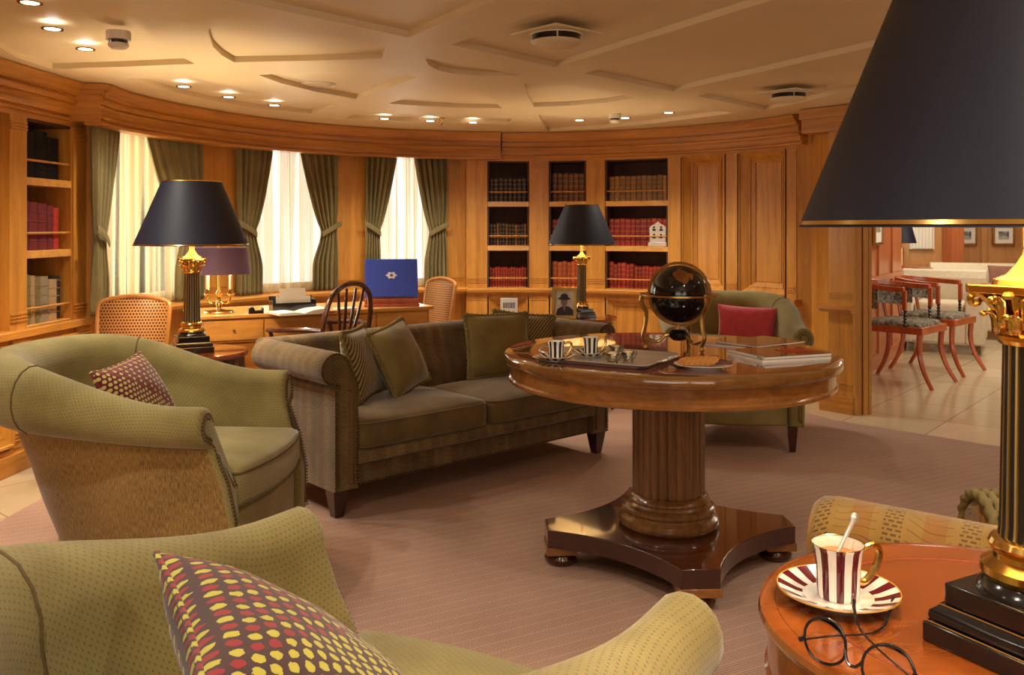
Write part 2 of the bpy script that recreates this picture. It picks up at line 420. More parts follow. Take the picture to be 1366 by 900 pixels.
MT['bk_dark'] = leather('black_green_leather', srgb(42, 34, 30))
MT['bk_orange'] = leather('orange_leather', srgb(170, 74, 30))
MT['bk_black'] = plain('plain_black_leather', srgb(12, 11, 14), 0.6, spec=.2)
MT['bk_plain_red'] = plain('plain_red_cloth', srgb(104, 22, 26), 0.6)
MT['bk_bright'] = plain('bright_red_cloth', srgb(164, 36, 24), 0.6)
MT['bk_olive'] = plain('olive_cloth', srgb(110, 96, 52), 0.7)
MT['bk_grey'] = plain('grey_cloth', srgb(128, 116, 92), 0.7)
MT['bk_cream'] = plain('tan_cloth', srgb(156, 128, 88), 0.7)
def curtain_mat():
    t = NT('olive_curtain_cloth'); v = t.co('UV', (12, 150, 1)); n = t.noise(v, 3, 3); b = t.noise(t.co(), 5, 2)
    t.P(Base_Color=t.ramp(t.m_('ADD', t.m_('MULTIPLY', n, .5), t.m_('MULTIPLY', b, .5)), [(0.3, srgb(112, 100, 60)), (0.7, srgb(148, 134, 88))]), Roughness=0.85)
    tr = t.n('ShaderNodeBsdfTranslucent'); tr.inputs[0].default_value = srgb(120, 108, 60)
    mx = t.n('ShaderNodeMixShader'); mx.inputs[0].default_value = 0.12
    t.t.links.new(t.b.outputs[0], mx.inputs[1]); t.t.links.new(tr.outputs[0], mx.inputs[2]); t.t.links.new(mx.outputs[0], t.out.inputs[0])
    return t.m
MT['curtain'] = curtain_mat()
def sheer_mat():
    t = NT('cream_sheer_voile')
    lw = t.n('ShaderNodeLayerWeight'); lw.inputs[0].default_value = 0.35
    n = t.noise(t.co('UV', (0.15, 6.5, 1)), 2.0, 2, 0.5)
    dens = t.ramp(n, [(0.42, (0.1, 0.1, 0.1)), (0.54, (1, 1, 1))])
    df = t.n('ShaderNodeBsdfDiffuse'); df.inputs[0].default_value = srgb(228, 212, 172)
    tr = t.n('ShaderNodeBsdfTranslucent'); t.set(tr.inputs[0], t.mix(dens, srgb(246, 232, 196), srgb(196, 168, 118)))
    m1 = t.n('ShaderNodeMixShader'); m1.inputs[0].default_value = 0.6
    t.t.links.new(df.outputs[0], m1.inputs[1]); t.t.links.new(tr.outputs[0], m1.inputs[2])
    tp = t.n('ShaderNodeBsdfTransparent'); tp.inputs[0].default_value = (1, 0.98, 0.93, 1)
    m2 = t.n('ShaderNodeMixShader')
    f = t.m_('ADD', t.m_('MULTIPLY', dens, 0.62), t.m_('MULTIPLY', lw.outputs['Facing'], 0.6))
    t.set(m2.inputs[0], t.m_('MINIMUM', f, 0.97))
    t.t.links.new(tp.outputs[0], m2.inputs[1]); t.t.links.new(m1.outputs[0], m2.inputs[2]); t.t.links.new(m2.outputs[0], t.out.inputs[0])
    return t.m
MT['sheer'] = sheer_mat()
def glass(name, tint=(1, 1, 1, 1), mixf=0.1, ior=1.5):
    t = NT(name); tp = t.n('ShaderNodeBsdfTransparent'); tp.inputs[0].default_value = tint
    gl = t.n('ShaderNodeBsdfGlossy'); gl.inputs['Roughness'].default_value = 0.03
    fr = t.n('ShaderNodeFresnel'); fr.inputs[0].default_value = ior
    mx = t.n('ShaderNodeMixShader'); t.set(mx.inputs[0], t.m_('ADD', fr.outputs[0], mixf * 0.3))
    t.t.links.new(tp.outputs[0], mx.inputs[1]); t.t.links.new(gl.outputs[0], mx.inputs[2]); t.t.links.new(mx.outputs[0], t.out.inputs[0])
    return t.m
MT['glass'] = glass('clear_glass')
MT['lens'] = glass('spectacle_glass', (1, 1, 1, 1), 0.02, 1.12)
def emit(name, c, s):
    t = NT(name); t.P(Base_Color=(0, 0, 0, 1)); t.set(t.b.inputs['Emission Color'], c); t.b.inputs['Emission Strength'].default_value = s
    return t.m
MT['lit'] = emit('lit_downlight', (1, 0.96, 0.9, 1), 12)
MT['flame'] = emit('lit_bulb', (1, 0.75, 0.42, 1), 8)
def cane():
    t = NT('woven_cane'); d, _, _ = dots(t, t.co('UV'), 62, 0.3)
    d2, _, _ = dots(t, t.co('UV'), 62, 0.3, False)
    m = t.m_('LESS_THAN', d, 0.33)
    t.P(Base_Color=t.mix(m, srgb(186, 132, 72), srgb(70, 38, 20)), Roughness=0.5); t.bump(m, 0.5, -0.002); return t.m
MT['cane'] = cane()
def globe_mat():
    t = NT('black_gem_globe'); n = t.noise(t.co('Object', (1, 1, 1), (0.4, 0.3, 0.6)), 13, 4, 0.6)
    n2 = t.noise(t.co(), 30, 3)
    x, y, z = t.sep(t.co())
    # one large brown continent facing the room, smaller greenish ones around
    def blob(c, r):
        dv = t.n('ShaderNodeVectorMath'); dv.operation = 'DISTANCE'; t.set(dv.inputs[0], t.co()); dv.inputs[1].default_value = c
        return t.m_('LESS_THAN', t.m_('ADD', dv.outputs['Value'], t.m_('MULTIPLY', t.m_('SUBTRACT', n, 0.5), 0.10)), r)
    big = t.m_('MAXIMUM', blob((-0.005, -0.075, 0.075), 0.036), blob((0.03, -0.075, 0.07), 0.022))
    small = t.m_('GREATER_THAN', n, 0.585)
    c = t.mix(t.m_('MULTIPLY', small, 0.8), (0.003, 0.004, 0.007, 1), srgb(46, 46, 34))
    c = t.mix(big, c, t.ramp(n2, [(0.3, srgb(110, 62, 26)), (0.7, srgb(152, 98, 46))]))
    t.P(Base_Color=c, Roughness=0.09); t.b.inputs['Coat Weight'].default_value = 0.15; return t.m
MT['globe'] = globe_mat()
def flute_mat():
    t = NT('black_and_gilt_fluting'); x, y, z = t.sep(t.co('Object')); a = t.m_('ARCTAN2', y, x)
    s = t.m_('LESS_THAN', t.m_('FRACT', t.m_('ADD', t.m_('MULTIPLY', a, 20 / (2 * pi)), 0.22)), 0.44)
    t.P(Base_Color=t.mix(s, (0.012, 0.011, 0.011, 1), srgb(150, 126, 72)), Metallic=t.m_('MULTIPLY', s, 0.8), Roughness=0.3)
    return t.m
MT['flute'] = flute_mat()
def tapestry():
    t = NT('grey_leaf_tapestry'); n = t.noise(t.co('Object'), 28, 3, 0.6, 1.5)
    t.P(Base_Color=t.ramp(n, [(0.42, srgb(74, 68, 58)), (0.58, srgb(150, 138, 116))]), Roughness=0.9); return t.m
MT['tapestry'] = tapestry()
# ================================================================== ROOM SHELL
V, Hm = MT['wood_v'], MT['wood_h']
struct(MB().prism([(-3.1, -1.8), (7.5, -1.8), (7.5, 12.2), (-3.1, 12.2)], -0.1, 0.0).build('floor', MT['marble']))
# carpet (a fitted rug lying on the marble), its right edge parallel to the doorway wall
cp = [W(1115, 562, 0.0), W(1330, 597, 0.0)]
dr = (cp[1] - cp[0]).normalized()
pe = cp[0] + dr * 6.2
poly = [(-2.22, -1.5), (pe.x, -1.5), tuple((cp[0] + dr * 2.9).xy), tuple(cp[0].xy)]
for i in range(0, 25):
    a = radians(50 - i * 5.6); q = P(a, 2.06); poly.append((q.x, q.y))
poly = [p for p in poly if p[0] < 6]
cpt = MB().prism([(-2.22, -1.5), (3.1, -1.5), (3.1, tuple((cp[0] + dr * 1.4))[1] - 0.3)] + [tuple((cp[0] + dr * 1.2).xy), tuple(cp[0].xy)] + [tuple(P(radians(50 - i * 5.6), 2.06).xy) for i in range(25)], 0.0, 0.008).build('carpet', MT['carpet'])
tag(cpt, 'mauve brown carpet with thin pale dotted stripes covering the lounge floor', 'carpet')
# --- ceiling with recessed coffers
def poly_px(pts): return [tuple(W(x, y, CEIL).xy) for x, y in pts]
def ext(p, q, L):
    a, b = Vector(p), Vector(q); d = (b - a).normalized(); return tuple(b + d * L)
cof = []
a0, a1, a2 = poly_px([(310, 0), (545, 50), (660, 0)])
cof.append([ext(a1, a0, 0.15), a1, ext(a1, a2, 0.9), (0.55, 1.55), (-0.9, 1.9)])
cof.append(poly_px([(278, 42), (284, 62), (296, 74), (312, 83), (410, 81), (510, 78), (512, 70), (514, 63), (500, 56), (300, 14), (284, 26)]))
cof.append(poly_px([(345, 100), (375, 111), (420, 122), (475, 132), (515, 118), (555, 103), (530, 98), (517, 91), (430, 95)]))
cof.append(poly_px([(567, 78), (572, 87), (585, 94), (603, 98), (640, 101), (695, 101), (630, 88)]))
f0, f1, f2 = poly_px([(602, 60), (742, 90), (1030, 0)])
fx = ext(f1, f2, 0.55)
cof.append([f0, f1, fx, (1.2, 2.2), (0.62, 2.45)])
h0, h1, h2 = poly_px([(780, 98), (898, 122), (1140, 68)])
hx = ext(h1, h2, 1.2)
cof.append([h0, h1, hx, tuple(Vector(hx) + (Vector(h0) - Vector(h1)) * 0.9), ])
cof.append(poly_px([(930, 128), (1020, 147), (1140, 120), (1230, 98), (1150, 84)]))
cof.append(poly_px([(518, 138), (560, 141), (610, 143.5), (670, 144.5), (655, 132), (640, 122), (590, 118), (560, 126)]))
cof.append(poly_px([(170, 105), (225, 121), (280, 134), (340, 144), (415, 152), (452, 140), (380, 129), (320, 118), (262, 104)]))
cof.append(poly_px([(460, 158), (530, 161.5), (600, 164), (680, 165.5), (684, 158), (640, 156.5), (560, 153.5), (480, 150)]))
cof.append(poly_px([(700, 112), (704, 128), (712, 142.5), (760, 141), (810, 136.5), (848, 130), (800, 120), (750, 113)]))
cof.append(poly_px([(718, 153), (724, 165), (732, 175), (800, 171.5), (880, 163.5), (980, 150.5), (940, 146), (860, 153), (780, 157)]))
cof.append([(-2.0, 3.0), tuple(W(20, 76, CEIL).xy), tuple(W(70, 92, CEIL).xy), tuple(W(165, 89, CEIL).xy), tuple(W(260, 85, CEIL).xy), tuple(W(210, 60, CEIL).xy), (-1.4, 3.3), (-1.35, 3.0)])
cof = [[Vector((p[0], p[1], CEIL)) for p in c] for c in cof]
outer = [Vector(p) for p in ((-3.0, -1.8, CEIL), (3.5, -1.8, CEIL), (3.5, 4.4, CEIL), (2.36, 5.80, CEIL), (2.36, 8.1, CEIL), (-3.0, 8.1, CEIL))]
allp = outer + [p for c in cof for p in c]
import bmesh
bmc = bmesh.new()
for lp in [outer] + cof:
    vs_ = [bmc.verts.new(p) for p in lp]
    for i in range(len(vs_)): bmc.edges.new((vs_[i - 1], vs_[i]))
bmesh.ops.triangle_fill(bmc, edges=bmc.edges, use_beauty=True, normal=(0, 0, -1))
bmc.verts.index_update()
cm = MB(); cm.add([v.co.copy() for v in bmc.verts], [tuple(v.index for v in f.verts) for f in bmc.faces]); bmc.free()
for c in cof:
    n = len(c); up = [p + Vector((0, 0, 0.028)) for p in c]
    cm.add(c + up, [(i, (i + 1) % n, (i + 1) % n + n, i + n) for i in range(n)] + [tuple(range(n, 2 * n))])
ceil = struct(cm.build('ceiling', MT['ceil'], sharp=20))
struct(MB().box((-0.0 + 0.25, 3.15, CEIL + 0.09), (6.6, 9.9, 0.06)).build('ceiling', MT['ceil']))
# adjacent room ceiling
struct(MB().prism([(2.36, 5.9), (3.5, 4.5), (7.5, 4.5), (7.5, 12.2), (2.0, 12.2), (2.36, 8.1)], 2.2, 2.25).build('ceiling', MT['ceil']))
# --- rear and side walls out of frame
struct(MB().box((0.2, -1.75, 1.0), (6.3, 0.1, 2.0)).build('wall_front', V))
struct(MB().box((-2.9, 1.8, 1.0), (0.08, 7.2, 2.0)).build('wall_left', V))
struct(MB().box((3.35, 1.3, 1.0), (0.1, 6.2, 2.0)).build('wall_right', V))
# --- window arc
RW = 2.40
ph = lambda px, r=RW: phi_px(px, r)
wins = [(-radians(91.5), ph(268)), (ph(318), ph(450)), (ph(487), ph(595))]
wb = MB()
pa = -radians(93); pend = phi_px(622, 2.32)
wb.cbox(pa, pend, RW, RW + 0.14, 0, 0.72)
wb.cbox(pa, pend, RW, RW + 0.14, 1.86, CEIL)
prev = pa
for w0, w1 in wins:
    if w0 > prev: wb.cbox(prev, w0, RW, RW + 0.14, 0.72, 1.86)
    prev = w1
wb.cbox(prev, pend + 0.04, RW, RW + 0.14, 0.72, 1.86)
struct(wb.build('wall_back', V))
# sill ledge and reeding under the piers
sl = MB()
sl.csweep(pa + 0.02, pend, [(RW + 0.02, 0.66), (2.29, 0.66), (2.275, 0.672), (2.25, 0.678), (2.245, 0.698), (2.26, 0.71), (RW + 0.02, 0.71)])
struct(sl.build('trim_1', Hm))
rd = MB()
for p0, p1 in ((ph(268), ph(318)), (ph(450), ph(487)), (ph(595), ph(622))):
    for z in (0.75, 0.765, 0.78):
        rd.cbox(p0 + 0.004, p1 - 0.004, RW - 0.004, RW + 0.01, z, z + 0.008)
struct(rd.build('trim_2', Hm))
for i, (w0, w1) in enumerate(wins):
    r0, r1 = RW + 0.07, RW + 0.11
    m = MB(); m.cbox(w0, w1, r0, r1, 0.72, 0.78); m.cbox(w0, w1, r0, r1, 1.80, 1.86); e = 0.02
    m.cbox(w0, w0 + e, r0, r1, 0.78, 1.8, 1); m.cbox(w1 - e, w1, r0, r1, 0.78, 1.8, 1)
    wo = struct(m.build('window_%d' % (i + 1), MT['white']))
    MB().cbox(w0 + e, w1 - e, r0 + 0.015, r0 + 0.02, 0.78, 1.8).build('window_pane', MT['glass'], wo)
# valance (deep curved wooden pelmet hiding the curtain track)
RV = 2.20
v0, v1 = -radians(97), phi_px(668, RV)
prof = [(RV + 0.10, CEIL - 0.004), (RV - 0.05, CEIL - 0.004), (RV - 0.05, 1.984), (RV - 0.043, 1.978), (RV - 0.036, 1.962), (RV - 0.018, 1.948), (RV - 0.012, 1.938), (RV - 0.012, 1.926), (RV + 0.006, 1.926), (RV + 0.006, 1.918), (RV + 0.0, 1.915), (RV + 0.0, 1.886), (RV + 0.012, 1.886), (RV + 0.012, 1.878), (RV - 0.006, 1.874), (RV - 0.006, 1.868),
        (RV + 0.008, 1.858), (RV + 0.016, 1.846), (RV + 0.018, 1.822), (RV - 0.004, 1.818), (RV - 0.004, 1.808), (RV + 0.012, 1.806), (RV + 0.012, 1.796), (RV - 0.002, 1.79), (RV - 0.002, 1.775), (RV + 0.10, 1.775)]
m = MB()
vr = lambda a: 0.075 * sm((-a - radians(68)) / radians(29))
m.grid([[P(lerp(v0, v1, i / 70), r_ + vr(lerp(v0, v1, i / 70)), z_) for r_, z_ in prof] for i in range(71)], closed=True, capu=True)
for da, za, zb_, rin in ((.022, 1.962, 1.996, 0.05), (.016, 1.942, 1.962, 0.07), (.010, 1.90, 1.942, 0.085), (.006, 1.79, 1.90, .09)):
    m.grid([[P(a_, RV + vr(v0) - .12 + rin + .04, za), P(a_, RW + .06, za), P(a_, RW + .06, zb_), P(a_, RV + vr(v0) - .12 + rin + .04, zb_)] for a_ in (v0 - da, v0)], closed=True, capu=True)
m.cbox(v1 - 0.02, v1, RV + 0.02, RW + 0.1, 1.78, CEIL - 0.01, 1)
struct(m.build('trim_3', Hm))
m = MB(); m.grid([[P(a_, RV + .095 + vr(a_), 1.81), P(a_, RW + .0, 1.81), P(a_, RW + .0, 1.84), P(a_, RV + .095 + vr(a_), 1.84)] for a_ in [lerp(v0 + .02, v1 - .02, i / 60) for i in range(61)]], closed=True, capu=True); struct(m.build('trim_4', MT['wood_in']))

# --- curtains
def curtain(p_in_top, p_out, p_in_tie, p_in_bot, label, r=2.345, tie=True, ztie=1.19, seed=0):
    rnd = random.Random(seed); n = 84; m = 34; z1, z0 = 1.815, 0.715
    rows = []; ph0 = rnd.random() * 6
    for j in range(m + 1):
        z = lerp(z0, z1, j / m)
        if z > ztie: t = (z - ztie) / (z1 - ztie); inn = lerp(p_in_tie, p_in_top, t ** 0.75)
        else: t = (ztie - z) / (ztie - z0); inn = lerp(p_in_tie, p_in_bot, sm(t * 1.6))
        out = p_out + (p_in_tie - p_out) * 0.10 * math.exp(-((z - ztie) / 0.14) ** 2)
        row = []
        amp = 0.017 * (0.55 + 0.6 * min(1, abs(z - ztie) / 0.25))
        for i in range(n + 1):
            u = i / n
            w = sin(u * 2 * pi * 5.5 + ph0 + 0.5 * sin(z * 3 + seed)) + 0.35 * sin(u * 2 * pi * 12 + seed + z * 2)
            row.append(P(lerp(out, inn, u), r + amp * w * (1 - 0.5 * math.exp(-((z - z1) / 0.03) ** 2)), z))
        rows.append(row)
    t = thing('curtain', label, 'curtain')
    o = MB().grid(rows).build('curtain_panel', MT['curtain'], t, sharp=0)
    s = o.modifiers.new('solid', 'SOLIDIFY'); s.thickness = 0.003
    if tie:
        ta = []; k = 14
        for i in range(k + 1):
            u = i / k
            a = lerp(p_out + (0.006 if p_in_tie < p_out else -0.006), p_in_tie, u); zc = ztie + 0.05 - 0.085 * u ** 1.2
            rr = r - 0.028 - 0.012 * sin(pi * u)
            ta.append([P(a, rr, zc - 0.022), P(a, rr - 0.004, zc), P(a, rr, zc + 0.022), P(a, rr + 0.006, zc + 0.02), P(a, rr + 0.004, zc - 0.02)])
        MB().grid(ta, closed=True, capu=True).build('tieback', MT['curtain'], t)
    return t
c = lambda px: phi_px(px, 2.345)
curtain(c(157), -radians(95.5), -radians(91.5), -radians(91), 'olive curtain panel at far left beside the left bookcase, pulled back to the wall', seed=1, ztie=1.15)
curtain(c(194), c(270), c(243), c(236), 'olive curtain panel behind the navy lampshade, right side of the leftmost window', seed=2)
curtain(c(363), c(317), c(340), c(348), 'olive curtain tied back at the left side of the middle window', seed=3)
curtain(c(398), c(452), c(428), c(416), 'olive curtain tied back at the right side of the middle window', seed=4)
curtain(c(531), c(487), c(507), c(508), 'olive curtain tied back at the left side of the window behind the blue book', seed=5)
curtain(c(552), c(597), c(573), c(567), 'olive curtain tied back at the right side of the window nearest the bookcase', seed=6)
for (w0, w1), lab, sd in zip(wins, ('sheer cream voile hanging in the leftmost window behind the navy lampshade', 'sheer cream voile hanging in the middle window above the desk', 'sheer cream voile hanging in the narrow window behind the blue book'), (1, 2, 3)):
    rows = []
    for j in range(13):
        z = lerp(0.72, 1.82, j / 12)
        rows.append([P(lerp(w0 + 0.005, w1 - 0.005, i / 120), 2.405 + 0.013 * sin(i / 120 * 2 * pi * 9 + sd + 0.4 * sin(z * 2 + i * .05)) + 0.006 * sin(i / 120 * 2 * pi * 21 + sd * 2), z) for i in range(121)])
    tag(MB().grid(rows).build('sheer_curtain', MT['sheer'], sharp=0), lab, 'curtain')

# ================================================================== BOOKCASE WALL (curved)
RB = 2.30
q = lambda px: phi_px(px, RB)
zB0, zB1 = 0.70, 1.765
niches = [(q(650), q(706)), (q(732), q(782)), (q(807), q(891))]
pL, pR = q(622), q(1063)
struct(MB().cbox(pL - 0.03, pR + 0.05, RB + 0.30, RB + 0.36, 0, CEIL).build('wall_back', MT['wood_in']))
# frieze and cornice
m = MB()
m.cbox(pL, pR, RB, RB + 0.3, zB1, 1.86, mi=0)
struct(m.build('trim_5', Hm))
cpr = [(0.1, CEIL - 0.004), (-0.10, CEIL - 0.004), (-0.10, 1.984), (-0.092, 1.978), (-0.085, 1.962), (-0.066, 1.948), (-0.06, 1.938), (-0.06, 1.928), (-0.040, 1.928), (-0.040, 1.920), (-0.046, 1.916), (-0.046, 1.886), (-0.030, 1.886), (-0.030, 1.878), (-0.040, 1.872), (-0.036, 1.858), (-0.024, 1.850), (-0.024, 1.822), (-0.006, 1.822), (-0.006, 1.814), (-0.016, 1.808), (-0.012, 1.796), (0.0, 1.79), (0.1, 1.79)]
prof = [(RB + a, z) for a, z in cpr]
pRc = pR + 0.025
struct(MB().csweep(v1 + 0.005, pRc, prof, 50).build('trim_6', Hm))
# chair rail and base under it
m = MB(); m.csweep(pL, pR + 0.012, [(RB + 0.25, 0.655), (RB - 0.02, 0.655), (RB - 0.025, 0.665), (RB - 0.05, 0.67), (RB - 0.055, 0.69), (RB - 0.045, 0.70), (RB + 0.25, 0.70)], 40)
struct(m.build('trim_7', Hm))
struct(MB().csweep(pL, pR, [(RB + 0.05, 0.0), (RB - 0.03, 0.0), (RB - 0.03, 0.09), (RB - 0.015, 0.11), (RB + 0.05, 0.11)], 40).build('baseboard_back', Hm))
lw = MB(); lw.cbox(pL, pR, RB + .07, RB + 0.10, 0.0, 0.656); lw.cbox(pL, pR, RB, RB + .08, .10, .125); lw.cbox(pL, pR, RB, RB + .08, .625, .656)
struct(lw.build('wall_back', V))
# pilasters: flat shaft, reeded blocks at head and foot
def pilaster_c(p0, p1, r=RB, dep=0.28):
    m = MB(); e = 0.003
    zz = [(zB0, 0.735)]
    m.cbox(p0, p1, r, r + dep, zB0, zB1, 1)
    for z in (0.745, 0.762, 0.779, 1.70, 1.717, 1.734): m.cbox(p0 + e, p1 - e, r - 0.005, r + 0.01, z, z + 0.009, 1)
    return m
def pilaster_low(p0, p1, r=RB):
    m = MB(); m.cbox(p0, p1, r - 0.012, r + 0.09, 0.1, 0.655, 1); e = 0.003
    for z in (0.60, 0.617, 0.634, 0.14, 0.157, 0.174): m.cbox(p0 + e, p1 - e, r - 0.017, r - 0.005, z, z + 0.009, 1)
    return m
pil = [(pL, q(650)), (q(706), q(732)), (q(782), q(807)), (q(891), q(908))]
for p0, p1 in pil:
    struct(pilaster_c(p0, p1).build('trim_8', V)); struct(pilaster_low(p0, p1).build('trim_9', V))
# raised panels (pyramidal bolection), curved patches
def rpanel(p0, p1, z0, z1, bx, bz, lift=0.05, r=RB, bxr=None):
    m = MB(); bxr = bxr or bx; L_ = abs(lift)
    f = lambda a, z, rr: P(a, rr, z)
    K = lambda da, dz, rr: ((p0 + da, p1 - da, z0 + dz, z1 - dz), rr)
    rings = [K(0, 0, r + .004), K(0, 0, r - .008), K(.003, .008, r - .010), K(.0045, .012, r - .004), K(.0045, .012, r + .002),
             K(bx * .62, bz * .62, r + L_ * .62), K(bx * .62, bz * .62, r + L_ * .62 - .006), K(bx * .72, bz * .72, r + L_ * .70 - .006), K(bx * .74, bz * .74, r + L_ * .75),
             K(bx, bz, r + L_ * .98), K(bx + .0005, bz + .001, r + L_ + .006), K(bx + .004, bz + .01, r + L_ + .006), K(bx + .0045, bz + .011, r + L_ + .002)]
    rows = []
    for (a0, a1, b0, b1), rr in rings:
        rows.append([f(a0, b0, rr), f((a0 + a1) / 2, b0, rr), f(a1, b0, rr), f(a1, b1, rr), f((a0 + a1) / 2, b1, rr), f(a0, b1, rr)])
    m.grid(rows, closed=True)
    n_ = len(rows[0]); m.add(rows[-1], [tuple(range(n_))])
    return m
pn = [(q(910), q(967)), (q(986), q(1048))]
for i, (p0, p1) in enumerate(pn):
    struct(MB().cbox(q(908) if i == 0 else q(968), q(985) if i == 0 else pR, RB + 0.086, RB + 0.12, 0.70, 1.78).build('wall_back', V))
    struct(rpanel(p0, p1, 0.715, 1.775, 0.040, 0.080, 0.075).build('trim_10', V))
    struct(rpanel(p0, p1, 0.12, 0.63, 0.030, 0.06, 0.04).build('trim_11', V))
struct(pilaster_c(q(969), q(984), RB - 0.006, 0.1).build('trim_8', V))
struct(pilaster_c(q(1050), pR, RB - 0.006, 0.1).build('trim_8', V))
for p0, p1 in niches:
    struct(rpanel(p0 + 0.006, p1 - 0.006, 0.12, 0.63, 0.032, 0.07, 0.04).build('trim_11', V))
# the three built-in bookcases with shelves and gallery rails
SHELF = [0.70, 1.055, 1.425]
labs = ['tall built-in bookcase with dark volumes, nearest the curtained windows', 'narrow built-in bookcase behind the small lamp, middle of the curved wall', 'widest built-in bookcase, holding the silver plaque']
for (p0, p1), lab in zip(niches, labs):
    b = thing('bookcase', lab, 'bookcase')
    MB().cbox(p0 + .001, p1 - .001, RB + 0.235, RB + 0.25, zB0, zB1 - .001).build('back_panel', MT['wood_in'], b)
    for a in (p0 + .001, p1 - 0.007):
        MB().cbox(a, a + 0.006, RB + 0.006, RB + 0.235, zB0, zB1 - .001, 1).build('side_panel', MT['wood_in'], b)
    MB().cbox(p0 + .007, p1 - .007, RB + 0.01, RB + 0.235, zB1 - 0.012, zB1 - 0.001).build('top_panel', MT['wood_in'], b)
    for z in SHELF:
        MB().cbox(p0 + .001, p1 - .001, RB + 0.004, RB + 0.235, z - (0.042 if z > 0.8 else -0.001), z + (0 if z > .8 else 0.004)).build('shelf', MT['wood_flat'], b, bevel=0.002)
        MB().tube([P(lerp(p0 + .001, p1 - .001, i / 8), RB + 0.014, z + 0.082) for i in range(9)], 0.0055, 8).build('gallery_rail', V, b)
# ---- right end of the curved unit, recess, pilaster and door jamb
e1 = P(pR, RB); e2 = Vector((2.105, 6.27, 0)); e3 = Vector((2.21, 5.86, 0)); e4 = Vector((2.36, 5.88, 0))
def wall_strip(pts, th, z0, z1):
    m = MB()
    for a, b in zip(pts[:-1], pts[1:]):
        d = (b - a).xy.normalized(); n = Vector((-d.y, d.x)) * th
        m.prism([a.xy, b.xy, b.xy + n, a.xy + n], z0, z1)
    return m
struct(wall_strip([e1, e2, e3], 0.05, 0, CEIL).build('wall_right', V))
dW = Vector((0.62, -0.785)); nW = Vector((-0.785, -0.62))            # along the doorway wall, and its room-side normal
pc = W(1136, 554, 0.0).xy
pA, pB = pc - dW * 0.235, pc
def oriented(m, a, b, th, z0, z1, mi=0):
    return m.prism([a, b, b - nW * th, a - nW * th], z0, z1, mi)
pa_, pb_ = pc - dW * 0.175 - nW * 0.015, pc - nW * 0.015
struct(oriented(MB(), pa_, pb_, 0.10, 0, CEIL - 0.1).build('trim_12', V))
m = MB()
for z in (0.75, 0.765, 0.78, 0.60, 0.615, 0.63, 0.16, 0.175, 0.19, 1.70, 1.715, 1.73): oriented(m, pa_ + dW * .004 + nW * 0.005, pb_ - dW * .004 + nW * 0.005, 0.02, z, z + 0.008)
struct(m.build('trim_13', V))
m = MB(); oriented(m, pA + nW * .01, pB + dW * .004 + nW * 0.01, 0.1, 0.655, 0.675); oriented(m, pA + nW * .028, pB + dW * .008 + nW * 0.03, 0.13, 0.675, 0.70)
struct(m.build('trim_14', Hm))
m = MB(); oriented(m, pA, pB, 0.12, 0, 0.09); oriented(m, pA - nW * .01, pB - nW * 0.01, 0.1, 0.09, 0.11)
struct(m.build('baseboard_right', Hm))
m = MB(); oriented(m, pA + nW * .02 - dW * .12, pB + dW * 1.6 + nW * 0.02, 0.15, 1.84, CEIL - .005); oriented(m, pA + nW * .05 - dW * .12, pB + dW * 1.6 + nW * 0.05, 0.15, 1.93, CEIL - .005)
struct(m.build('trim_15', Hm))
# jamb: stepped door lining
j0 = W(1139, 553, 0).xy; j1 = W(1163, 552.5, 0).xy
jd = (j1 - j0).normalized(); jn = Vector((-jd.y, jd.x))
m = MB()
w = (j1 - j0).length
for a, b, off in ((0, 0.42, 0.0), (0.42, 0.5, 0.012), (0.5, 0.78, -0.006), (0.78, 0.84, 0.01), (0.84, 1.0, 0.0)):
    m.prism([j0 + jd * w * a + jn * off, j0 + jd * w * b + jn * off, j0 + jd * w * b + jn * 0.14, j0 + jd * w * a + jn * 0.14], 0, 1.93)
struct(m.build('door_1', V))
struct(oriented(MB(), j1 + dW * 0.0, j1 + dW * 1.62, 0.12, 1.86, CEIL - 0.005).build('wall_right', V))
far = j1 + dW * 1.62
struct(oriented(MB(), far, far + dW * 0.1, 0.12, 0, CEIL - 0.005).build('door_1', V))

# ================================================================== LEFT BOOKCASE (straight)
LB = Matrix.Translation((-2.42, 5.10, 0)) @ Rz(pi / 2 - 0.058)
def s_px(px):     # distance along the left unit's face of the point seen at image column px (negative = towards camera)
    k = (px - CX) / F
    ax = Vector((cos(pi / 2 - 0.058), sin(pi / 2 - 0.058)))
    return (k * 5.10 + 2.42) / (ax.x - k * ax.y)
sA, sB, sC = s_px(36), s_px(98), s_px(127)
nL = (sA, sB); wL = sB - sA
# further bays (out of frame) repeat toward the camera
m = MB().at(LB)
m.box(((sB + sC) / 2, 0.14, 1.235), (sC - sB, 0.28, 1.07)); 
m.box((sA - 0.07, 0.14, 1.235), (0.14, 0.28, 1.07))
m.box((sA - 0.14 - wL - 0.07, 0.14, 1.235), (0.14, 0.28, 1.07))
for cx_, w_ in (((sB + sC) / 2, sC - sB), (sA - 0.07, 0.14), (sA - 0.21 - wL, 0.14)):
    for z in (0.745, 0.762, 0.779, 1.70, 1.717, 1.734): m.box((cx_, -0.001, z), (w_ - 0.006, 0.012, 0.009))
    for z in (0.60, 0.617, 0.634, 0.16, 0.177, 0.194): m.box((cx_, -0.018, z), (w_ - 0.006, 0.012, 0.009))
    m.box((cx_, 0.0, 0.38), (w_, 0.03, 0.55))
struct(m.build('trim_16', V))
Lt = sC - (sA - 0.28 - wL)
cx0 = sC - Lt / 2
m = MB().at(LB); m.box((cx0, 0.16, 0.33), (Lt, 0.32, 0.66)); struct(m.build('wall_left', V))
m = MB().at(LB); m.box((cx0, 0.14, 1.81), (Lt, 0.28, 0.09)); struct(m.build('wall_left', Hm))
